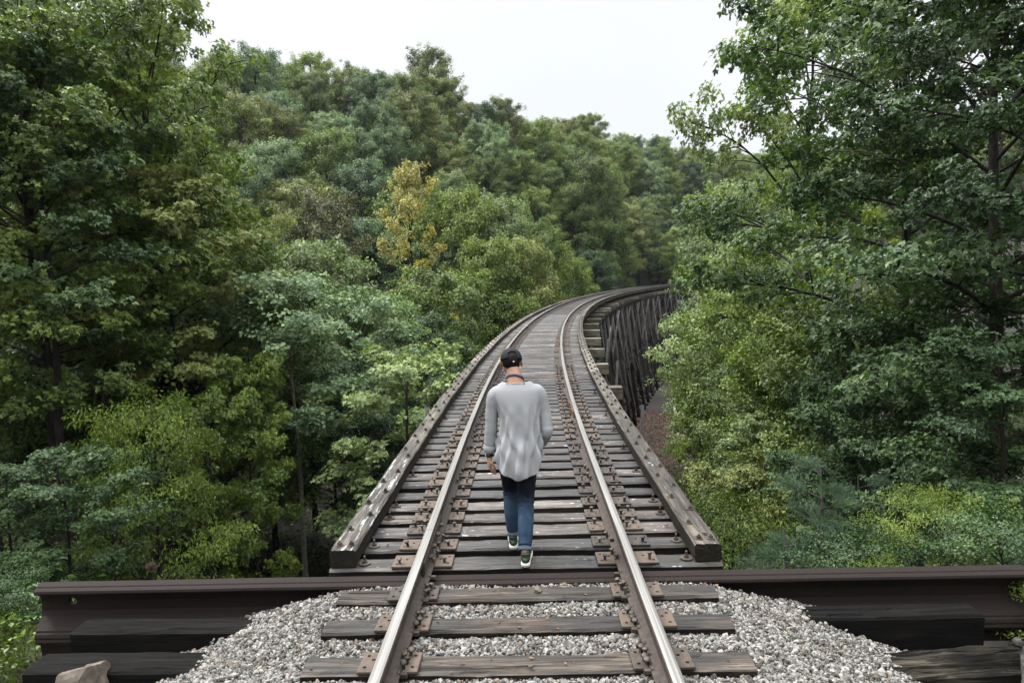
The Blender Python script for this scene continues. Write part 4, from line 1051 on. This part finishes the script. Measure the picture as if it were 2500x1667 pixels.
PR['yellow'] = [make_tree('yellow0', 16, 3.0, .10, 40, 9, 17000, .16, 'oval', 1500, 'broad', .12, .8, .14, lean=.9)]
PR['conifer'] = [make_tree('conifer0', 16, 3.0, .1, 60, 7, 30000, .26, 'long', 1600, 'cone', .16, .35, .16)]
PR['bush'] = [make_tree('bush%d' % i, 3.2, 2.0, .04, 26, 7, 15000, .085, 'long' if i == 0 else 'oval', 1700+i*13, 'layer', .20, .6, .035, nsec=2, up=.55) for i in range(3)]
PR['fine'] = [make_tree('fine0', 6.5, 2.3, .05, 34, 8, 17000, .12, 'long', 1790, 'layer', .20, .5, .05, up=.6)]

def top_z(px, py, d):
    """height of the sight line through that pixel, d metres out"""
    v = cam.matrix_world.to_3x3() @ Vector(((px-1250)/1667., (833.5-py)/1667., -1)); return CH + d*v.z/math.hypot(v.x, v.y)
def spot(px, d):
    u = (px-1250)/1667.; a = math.atan(u)-YAW
    return CX+d*math.sin(a), d*math.cos(a), a
NTREE = [0]
def put_tree(kind, var, x, y, sc, mat, label, cat='tree', group=None, rz=None, wide=1.0, name='tree', zoff=-.15):
    tr, crn, H = PR[kind][var % len(PR[kind])]
    z = float(ground(x, y))+zoff; e = empty(name, (x, y, z), (0, 0, RS.uniform(0, 6.28) if rz is None else rz)); hs = wide*(sc if sc < 1 else sc**.4); e.scale = (hs, hs, sc)
    link('trunk', tr, e); link('crown', crn, e, mat=LM[mat]); tag(e, label, cat, group); NTREE[0] += 1
    return e
def plant(kind, var, px, d, pytop, mat, label, **k):
    x, y, a = spot(px, d); H = PR[kind][var % len(PR[kind])][2]
    ztop = top_z(px, pytop, d)-.045*H
    return put_tree(kind, var, x, y, (ztop-float(ground(x, y))+.15)/H, mat, label, **k)

# left wood, close by
plant('maple', 0, 385, 25, -70, 'mid', 'tall maple with the thickest trunk on the left, its crown edge against the open sky', rz=.4, wide=.86)
plant('maple', 1, 118, 22, -150, 'mid', 'tall twin of the maple at the left, second trunk from the photo edge', wide=.92)
plant('maple', 2, 238, 29, 30, 'mid', 'slender tall maple standing between the two thickest trunks on the left', wide=.88)
plant('maple', 0, -60, 20, 60, 'mid', 'leafy maple cut by the left edge of the photo, high up', rz=2.2)
plant('maple', 1, 540, 36, 430, 'olive', 'maple behind the thick-trunked one, filling the gap towards the hill', wide=.85)
plant('mid', 0, 50, 30, 500, 'deep', 'dark tree at the left edge filling in behind the tall trunks', wide=.8)
plant('mid', 1, 180, 33, 420, 'mid', 'leafy tree seen between the twin trunks at the left', wide=.8)
plant('mid', 3, 480, 33, 520, 'mid', 'broad tree showing right behind the thick maple trunk')
plant('slim', 0, 590, 20, 800, 'bright', 'thin sapling with hanging bright leaf sprays beside the dark hollow', wide=.6)
plant('slim', 1, 480, 18, 900, 'mid', 'small maple sapling just right of the bright green thicket', wide=.7)
plant('fine', 0, 350, 13.5, 930, 'bright', 'bright yellow-green feathery tree rising above the left half of the girder', wide=.62)
plant('slim', 2, 225, 14, 1010, 'deep', 'dull green sapling left of the bright feathery tree', rz=3., wide=.7)
plant('pole', 0, 106, 19, -40, 'deep', 'thin bare-trunked tree, the leftmost of the straight dark trunks')
plant('pole', 1, 132, 20, -90, 'mid', 'thin straight trunk standing close beside the leftmost one')
plant('pole', 0, 236, 23, 10, 'mid', 'thin straight tree with a lightly leafed top, between the twin trunks and the thick one', rz=2.)
plant('pole', 1, 452, 22, 300, 'olive', 'thin forked tree just right of the thick maple trunk', rz=1.)
plant('slim', 2, 110, 12, 1010, 'deep', 'shaded sapling with broad dull leaves near the left end of the girder')
plant('slim', 0, -20, 12, 1040, 'deep', 'leafy sapling at the far left above the grass bank')
plant('bush', 1, -60, 7.4, 1390, 'deep', 'low bush of round leaves at the left edge by the girder end', cat='bush', name='bush')
# middle left, down in the hollow
plant('high', 0, 712, 23, 640, 'blue', 'slim tree with a bare pale trunk standing in the dark hollow left of the bridge')
plant('tall', 2, 745, 36, 575, 'pale', 'pale blue-green tree, tallest in the hollow left of the bridge')
plant('tall', 0, 870, 33, 700, 'blue', 'rounded pale tree just right of the tallest one in the hollow')
for q_, (px_, d_, py_) in enumerate([(640, 27, 800), (800, 26, 850), (900, 27, 900), (1010, 30, 840)]):
    plant('tall', q_, px_, d_, py_, 'deep', ['dark shaded tree at the left rim of the hollow', 'dark shaded tree in the middle of the hollow behind the bare pale trunk',
          'dark shaded tree low in the hollow near the bridge', 'dark shaded tree behind the slender light green tree by the guard timber'][q_], wide=.8)
plant('slim', 1, 985, 20, 800, 'pale', 'slender light green tree with thin pale trunk beside the left guard timber', wide=1.15)
plant('tall', 3, 640, 31, 700, 'mid', 'mid green tree at the left rim of the dark hollow')
plant('tall', 1, 1075, 43, 640, 'mid', 'rounded olive tree beyond the bend of the left guard timber')
plant('tall', 2, 985, 38, 750, 'deep', 'dark tree behind the slender light green one')
# hillside trees that can be told apart
plant('yellow', 0, 1015, 53, 350, 'yellow', 'narrow yellow autumn tree on the slope, the only yellow crown', rz=1., wide=.8)
plant('far', 1, 800, 62, 455, 'brown', 'brownish cone-shaped tree left of the yellow tree')
plant('far', 2, 900, 66, 510, 'blue', 'bluish green rounded tree directly left of the yellow tree')
plant('far', 3, 1135, 70, 440, 'bright', 'bright green tree directly right of the yellow tree')
plant('far', 0, 1225, 74, 455, 'pale', 'pale bright tree second to the right of the yellow tree')
plant('far', 4, 1190, 62, 560, 'bright', 'bright green tree low on the slope below the pale one')
plant('far', 5, 1300, 76, 520, 'mid', 'mid green tree on the slope where the track begins to bend')
plant('far', 3, 1270, 66, 560, 'olive', 'olive tree with yellowing leaves above the bend of the track')
plant('far', 2, 1455, 112, 370, 'mid', 'very large green oak behind the bend, broadest crown on the slope', wide=1.1)
plant('far', 1, 1068, 116, 108, 'olive', 'tallest tree on the ridge, standing clear against the sky', wide=1.1)
plant('far', 4, 1240, 124, 228, 'olive', 'small round-topped tree on the ridge right of the tallest one', wide=1.0)
plant('conifer', 0, 1600, 190, 322, 'pine', 'dark pointed conifer on the ridge, the taller of two')
plant('conifer', 0, 1632, 196, 342, 'pine', 'dark pointed conifer on the ridge, the shorter right one')
plant('far', 5, 1390, 84, 600, 'bright', 'bright green small tree at the outer side of the bend', wide=.8)
# right wood
plant('maple', 0, 1975, 27, -110, 'mid', 'tall open-crowned maple leaning over towards the sky at the upper right', rz=2.4, wide=.84)
plant('maple', 1, 2190, 19, -260, 'deep', 'dark maple with long branches crossing the sky at the upper right', rz=.2, wide=1.0)
plant('maple', 2, 2430, 14, -420, 'deep', 'tall dark maple near the right edge of the photo', rz=2.6, wide=1.0)
plant('maple', 0, 2700, 12.5, -500, 'deep', 'overhanging maple whose limbs reach in from beyond the right edge', rz=4.)
plant('mid', 0, 1800, 50, 420, 'pale', 'pale yellow-green tree where the track disappears on the right')
plant('mid', 1, 1860, 42, 520, 'pale', 'pale tree just right of where the bridge ends')
plant('mid', 2, 1800, 40, 640, 'pale', 'pale leafy tree hiding the far end of the trestle')
plant('mid', 3, 1900, 33, 600, 'mid', 'light green tree behind the open-crowned maple')
plant('mid', 0, 1890, 31, 830, 'pale', 'grey-green tree halfway down the right bank of the gully')
plant('mid', 1, 1960, 24, 760, 'mid', 'leafy green tree in the middle of the right wood', wide=.85)
plant('mid', 2, 2080, 22, 640, 'mid', 'layered green tree right of the middle of the right wood')
plant('slim', 0, 1870, 17, 1060, 'olive', 'yellow-tinged sapling right of the right guard timber')
plant('slim', 1, 1870, 23, 960, 'pale', 'grey-green sapling at the edge of the gully')
plant('slim', 2, 1712, 34, 930, 'bright', 'small bright tree growing up beside the trestle foot', wide=.6)
plant('mid', 3, 2240, 17, 700, 'deep', 'shaded tree in the deep part of the right wood', wide=.8)  # deep green low in this wood puts the canopy's shade into leaf colour
plant('slim', 1, 2330, 13, 760, 'deep', 'dark maple sapling with broad leaves at the right')
plant('slim', 0, 2460, 10.5, 700, 'deep', 'dark maple sapling nearest the right edge, big leaves', wide=1.2)
plant('slim', 2, 2120, 14, 860, 'deep', 'shaded maple sapling behind the pine sapling')
plant('fine', 0, 1800, 14, 1180, 'mid', 'dark feathery bush right of the square end of the guard timber', wide=.9)
plant('bush', 0, 2310, 7.6, 1190, 'mid', 'bush with arching stems of small glossy leaves above the right half of the girder', cat='bush', name='bush', wide=.8)
plant('bush', 2, 2130, 8.2, 1300, 'deep', 'low dark bush behind the girder, right of the pine sapling', cat='bush', name='bush')
plant('bush', 1, 2470, 7.0, 1240, 'deep', 'leafy bush at the right edge behind the girder', cat='bush', name='bush')
plant('bush', 1, 2680, 6.0, 1400, 'bright', 'bright leafy bush at the right end of the girder', cat='bush', name='bush', wide=.8)

# pine saplings: whorls of long needles
def pine_sapling(px, d, pytop, label, seed):
    x, y, a = spot(px, d); z0 = float(ground(x, y)); zt = top_z(px, pytop, d); H = zt-z0; rs = np.random.RandomState(seed)
    tb = MB(); tb.add(*tube([(0, 0, 0), (.05, 0, H*.5), (0, .03, H)], [.05, .03, .008], 7)); C = []; D = []
    for k in range(int(H*6)):
        z = H*(.15+.85*k/(H*6)); az = k*2.4+rs.rand(); L = (1.25-(z/H)*.95)*rs.uniform(.7, 1.1); el = .35
        dv = np.array([math.cos(az)*math.cos(el), math.sin(az)*math.cos(el), math.sin(el)])
        Q = np.array([(0, 0, z)+dv*L*t+np.array((0, 0, -.12*L*t*t)) for t in np.linspace(0, 1, 6)]); tb.add(*tube(Q, np.linspace(.014, .004, 6), 5, False))
        for q in Q[2:]: C.append(q); D.append(dv)
        for q in Q[2:5]:
            for s_ in (-1, 1):
                d2 = dv+s_*np.cross(dv, (0, 0, 1))*.9; d2 /= np.linalg.norm(d2); t2 = q+d2*L*.3; tb.add(*tube([q, t2], [.006, .003], 4, False)); C += [t2, (q+t2)/2]; D += [d2, d2]
    C = np.array(C); D = np.array(D); n = len(C)*46; ci = rs.randint(0, len(C), n); dd = D[ci]*1.0+rs.randn(n, 3)*.62; dd /= np.linalg.norm(dd, axis=1)[:, None]
    p = C[ci]+rs.randn(n, 3)*.012; L = rs.uniform(.10, .16, n); sd_ = np.cross(dd, rs.randn(n, 3)); sd_ /= np.linalg.norm(sd_, axis=1)[:, None]; w = .0016
    V = np.stack([p-sd_*w, p+sd_*w, p+dd*L[:, None]+sd_*w*.5-(0, 0, .012), p+dd*L[:, None]-sd_*w*.5-(0, 0, .012)], 1).reshape(-1, 3)
    cm = mesh_np('needles', V, np.arange(n*4).reshape(-1, 4), [LM['pine']], rs.rand(n)*.9)
    e = empty('pine_sapling', (x, y, z0)); link('trunk', tb.mesh('trunk', [M['bark']], smooth=True), e); link('crown', cm, e); tag(e, label, 'pine tree')
pine_sapling(2015, 9.2, 1120, 'young pine with long blue-green needles behind the right half of the girder', 1)
pine_sapling(1925, 8.6, 1290, 'low young pine nearest the guard timber, long drooping needles', 2)
pine_sapling(2110, 10.5, 1160, 'young pine partly hidden behind its neighbour, at its right', 3)

# the wooded slopes
def slope_trees():
    rs = np.random.RandomState(77); pts = []
    ring = 27.; 
    names = {'blue': 'bluish green', 'mid': 'mid green', 'olive': 'olive green', 'deep': 'dark green', 'pale': 'pale green', 'brown': 'brownish green', 'bright': 'bright green'}
    while ring < 245:
        step = 5.6+ring*.019; n = int(R(88)*ring/step)
        for k in range(n):
            a = R(-44)+R(88)*(k+.5+rs.uniform(-.35, .35))/n; d = ring+rs.uniform(-.4, .4)*step; x, y = d*math.sin(a), d*math.cos(a)
            s, off = trk_off(x, y); deg = math.degrees(a)
            if s < S_END+4 and -7.5 < off: continue          # bridge corridor and its inner side
            if off > -9 and s < 60 and off > -7.5: continue
            if off > 0 and deg < 13.6+math.degrees(5.5/d) and d < 118: continue
            r0 = np.interp(deg, AZ, RR0); r1 = np.interp(deg, AZ, RR1)
            if d > r1+9: continue
            if d < 38 and deg < -8 and rs.rand() < .5: continue
            if -10.9 < deg < -6.8 and 36 < d < 66: continue
            if deg > -22 and d < 44: continue
            pts.append((x, y, d, deg, (d-r0)/(r1-r0)))
        ring += step*.86
    return pts, names
pts, cname = slope_trees()
# keep what the photo can show: drop trees whose top stays hidden behind a nearer crown
def visible(pts):
    keep = []; prof = {}
    for p in sorted(pts, key=lambda q: q[2]):
        x, y, d, deg, f = p; H = 13.5; zt = float(ground(x, y))+H; el = (zt-CH)/d; b = round(deg*1.2)
        base = max(prof.get(b+j, -9) for j in (-1, 0, 1)); lo = min(prof.get(b+j, -9) for j in (-2, 0, 2))
        if el > lo-.035: keep.append(p)
        prof[b] = max(prof.get(b, -9), el-.02)
    return keep
pts = visible(pts)
random.Random(4).shuffle(pts)
zone = lambda f, d: ('on the ridge line' if f > .84 else 'high on the slope' if f > .5 else 'low on the slope' if f > .08 else 'in the valley')
SL = []
for (x, y, d, deg, f) in pts:
    rs_ = random.random(); lf = -23 < deg < -3
    w = ([('blue', .38), ('mid', .24), ('olive', .12), ('deep', .08), ('pale', .18)] if deg < -2 else
         [('mid', .26), ('blue', .22), ('olive', .16), ('deep', .18), ('pale', .12), ('bright', .06)])
    if d < 60: w = [('mid', .3), ('pale', .25), ('blue', .2), ('deep', .15), ('bright', .1)]
    acc = 0; mt = 'mid'
    for nm, pr in w:
        acc += pr
        if rs_ < acc: mt = nm; break
    kind = 'mid' if d < 58 else 'far'
    side = next(t for lim, t in ((-30, 'behind the leftmost trunks'), (-24, 'behind the thick trunk'), (-19, 'right of the left maples'), (-14, 'above the dark hollow'),
               (-9.2, 'left of the yellow tree'), (-4, 'right of the yellow tree'), (2, 'above the walking person'), (7, 'above the bend of the track'), (13, 'behind the bridge end'),
               (20, 'in the right wood'), (99, 'deep in the right wood')) if deg < lim)
    sc = (random.uniform(.78, 1.12))*(1.0 if kind == 'far' else .88)
    SL.append((deg, put_tree(kind, random.randrange(6), x, y, sc, mt, '%s tree %s, %s' % (cname[mt], zone(f, d), side), group='trees covering the slopes', wide=random.uniform(.95, 1.22))))
fam = {}
for deg, e in sorted(SL, key=lambda q: q[0]): fam.setdefault(e['label'], []).append(e)
ORD = ['1st', '2nd', '3rd', '4th', '5th', '6th', '7th', '8th', '9th', '10th']
for lb, es in fam.items():
    if len(es) > 1:
        for k, e in enumerate(es): e['label'] = ORD[min(k, 9)]+' from left, '+lb

# ------------------------------------------------------------------ undergrowth, grass, litter
def undergrowth():
    rs = np.random.RandomState(3); n = 5200
    a = R(1)*rs.uniform(-46, 46, n); d = 6+rs.rand(n)**.8*45; x, y = d*np.sin(a), d*np.cos(a)
    so = np.array([trk_off(*q)[1] for q in zip(x, y)]); k = (np.abs(so) > 4.6) & ~((np.degrees(a) > -21) & (np.degrees(a) < -9) & (d < 16))
    x, y, d = x[k], y[k], d[k]; z = ground(x, y)+.25*rs.rand(len(x)); C = np.stack([x, y, z], 1)
    me = leaves_mesh('undergrowth', C, rs.uniform(.25, .75, len(C)), rs.rand(len(C)), 90000, .14, 'oval', 8, .8, .7)
    o = link('undergrowth', me, mat=LM['deep']); o['kind'] = 'stuff'
undergrowth()
def grass():
    rs = np.random.RandomState(6); n = 26000
    x = rs.uniform(-6.2, -3.35, n); y = rs.uniform(3.0, 7.0, n); m = (x < -3.6+rs.randn(n)*.06) | (y > 4.95)
    x, y = x[m], y[m]; n = len(x); z = ground(x, y)-.02; L = rs.uniform(.06, .22, n)*(.6+.6*np.clip(nz2(x, y, 4, 2.), 0, 1)); a = rs.rand(n)*6.28; b = rs.uniform(.15, .7, n)
    tip = np.stack([x+np.cos(a)*L*b, y+np.sin(a)*L*b, z+L], 1); bs = np.stack([x, y, z], 1); mid = (bs+tip)/2+np.array([0, 0, .03]); w = np.stack([-np.sin(a), np.cos(a), 0*a], 1)*.0035
    V = np.stack([bs-w, bs+w, mid+w*.8, mid-w*.8, mid-w*.8, mid+w*.8, tip+w*.1, tip-w*.1], 1).reshape(-1, 3)
    o = link('grass', mesh_np('grass', V, np.arange(n*8).reshape(-1, 4), [M['grass']], np.repeat(rs.rand(n)*.9, 2))); o['kind'] = 'stuff'
    C = np.stack([rs.uniform(-6.5, -3.7, 240), rs.uniform(4.4, 7.5, 240), np.zeros(240)], 1); C[:, 2] = ground(C[:, 0], C[:, 1])+rs.rand(240)*.25
    o = link('weeds', leaves_mesh('weeds', C, rs.uniform(.08, .22, 240), rs.rand(240), 9000, .05, 'oval', 9, .8, .6), mat=LM['mid']); o['kind'] = 'stuff'
grass()
def litter():
    rs = np.random.RandomState(12); n = 26000; s = rs.uniform(14, 75, n); off = rs.uniform(1.5, 12, n)
    p = np.array([P(a, b) for a, b in zip(s, off)]); p[:, 2] = ground(p[:, 0], p[:, 1])+.02
    R3 = rot_rand(rs, n); q = np.array([(-.5, -.3, 0), (.5, -.3, 0), (.5, .3, 0), (-.5, .3, 0)])*.16; V = (np.einsum('nij,vj->nvi', R3, q)*np.array([1, 1, .35]) + p[:, None]).reshape(-1, 3)
    o = link('leaf_litter', mesh_np('litter', V, np.arange(n*4).reshape(-1, 4), [M['litter']], rs.rand(n))); o['kind'] = 'stuff'
litter()
def bits():
    rs = np.random.RandomState(31); n = 420; x = rs.uniform(-2.6, 2.6, n); y = rs.uniform(3.2, 4.72, n); z = ballast_z(x, y)+.018
    for c in TIE_Y: z = np.where((np.abs(y-c) < .1) & (np.abs(x) < 1.27), .008, z)
    R3 = rot_rand(rs, n); q = np.array([(-.5, -.25, 0), (0, -.35, .1), (.5, -.1, 0), (.3, .3, .1), (-.4, .25, 0)]); L = rs.uniform(.012, .035, n)
    V = (np.einsum('nij,vj->nvi', R3, q)*L[:, None, None]*np.array([1, 1, .3]) + np.stack([x, y, z], 1)[:, None]).reshape(-1, 3)
    o = link('dead_leaves', mesh_np('bits', V, np.arange(n*5).reshape(-1, 5), [M['litter']], rs.rand(n))); o['kind'] = 'stuff'
bits()
def sand():
    c = P(70, 9.5); xs = np.linspace(-1, 1, 24); X, Y = np.meshgrid(xs, xs); r = np.hypot(X, Y); 
    th = np.linspace(0, 2*np.pi, 40, endpoint=False); V = [(c[0], c[1])]; rr = [.5, 1.0]; 
    for k, q in enumerate(rr):
        for t in th: w = q*(1+.18*math.sin(3*t+1)+.1*math.sin(7*t)); V.append((c[0]+2.2*w*math.cos(t), c[1]+7*w*math.sin(t)))
    V = np.array(V); V = np.column_stack([V, ground(V[:, 0], V[:, 1])+.09]); n = 40; j = np.arange(n)
    T = np.stack([np.zeros(n, int), 1+j, 1+(j+1) % n], 1); F = np.stack([1+j, 1+n+j, 1+n+(j+1) % n, 1+(j+1) % n], 1)
    o = link('sand', mesh_np('sand', V, [T, F], [M['sand']], smooth=True)); o['kind'] = 'structure'
sand()
def seed_head():
    mb = MB(); x, y, z = -2.83, 4.95, .0; mb.add(*tube([(x-.02, y+.2, -.9), (x-.01, y+.05, -.3), (x, y, .02)], [.006, .005, .003], 6)); rs = np.random.RandomState(3)
    for _ in range(90):
        d = rs.randn(3); d /= np.linalg.norm(d); c = np.array((x, y, .055))+d*rs.uniform(.01, .035)*np.array([1.3, 1, .9]); mb.add(*beam(c, c+d*.012, .007, .005))
    tag(link('dried_flower', mb.mesh('dried_flower', [M['litter']])), 'dried brown flower head poking up above the left part of the girder', 'flower')
seed_head()

# ------------------------------------------------------------------ faint valley haze
def haze():
    m = bpy.data.materials.new('haze'); m.use_nodes = True; n = m.node_tree.nodes; l = m.node_tree.links; n.clear()
    o = n.new("ShaderNodeOutputMaterial"); v = n.new("ShaderNodeVolumePrincipled"); v.inputs["Color"].default_value = (.86, .93, 1, 1); v.inputs["Density"].default_value = .0001; v.inputs["Anisotropy"].default_value = .3
    l.new(v.outputs[0], o.inputs["Volume"])
    V, F = box((10, 130, 13), (620, 420, 76)); h = link('haze', MB().add(V, F).mesh('haze', [m])); h['kind'] = 'stuff'
haze()
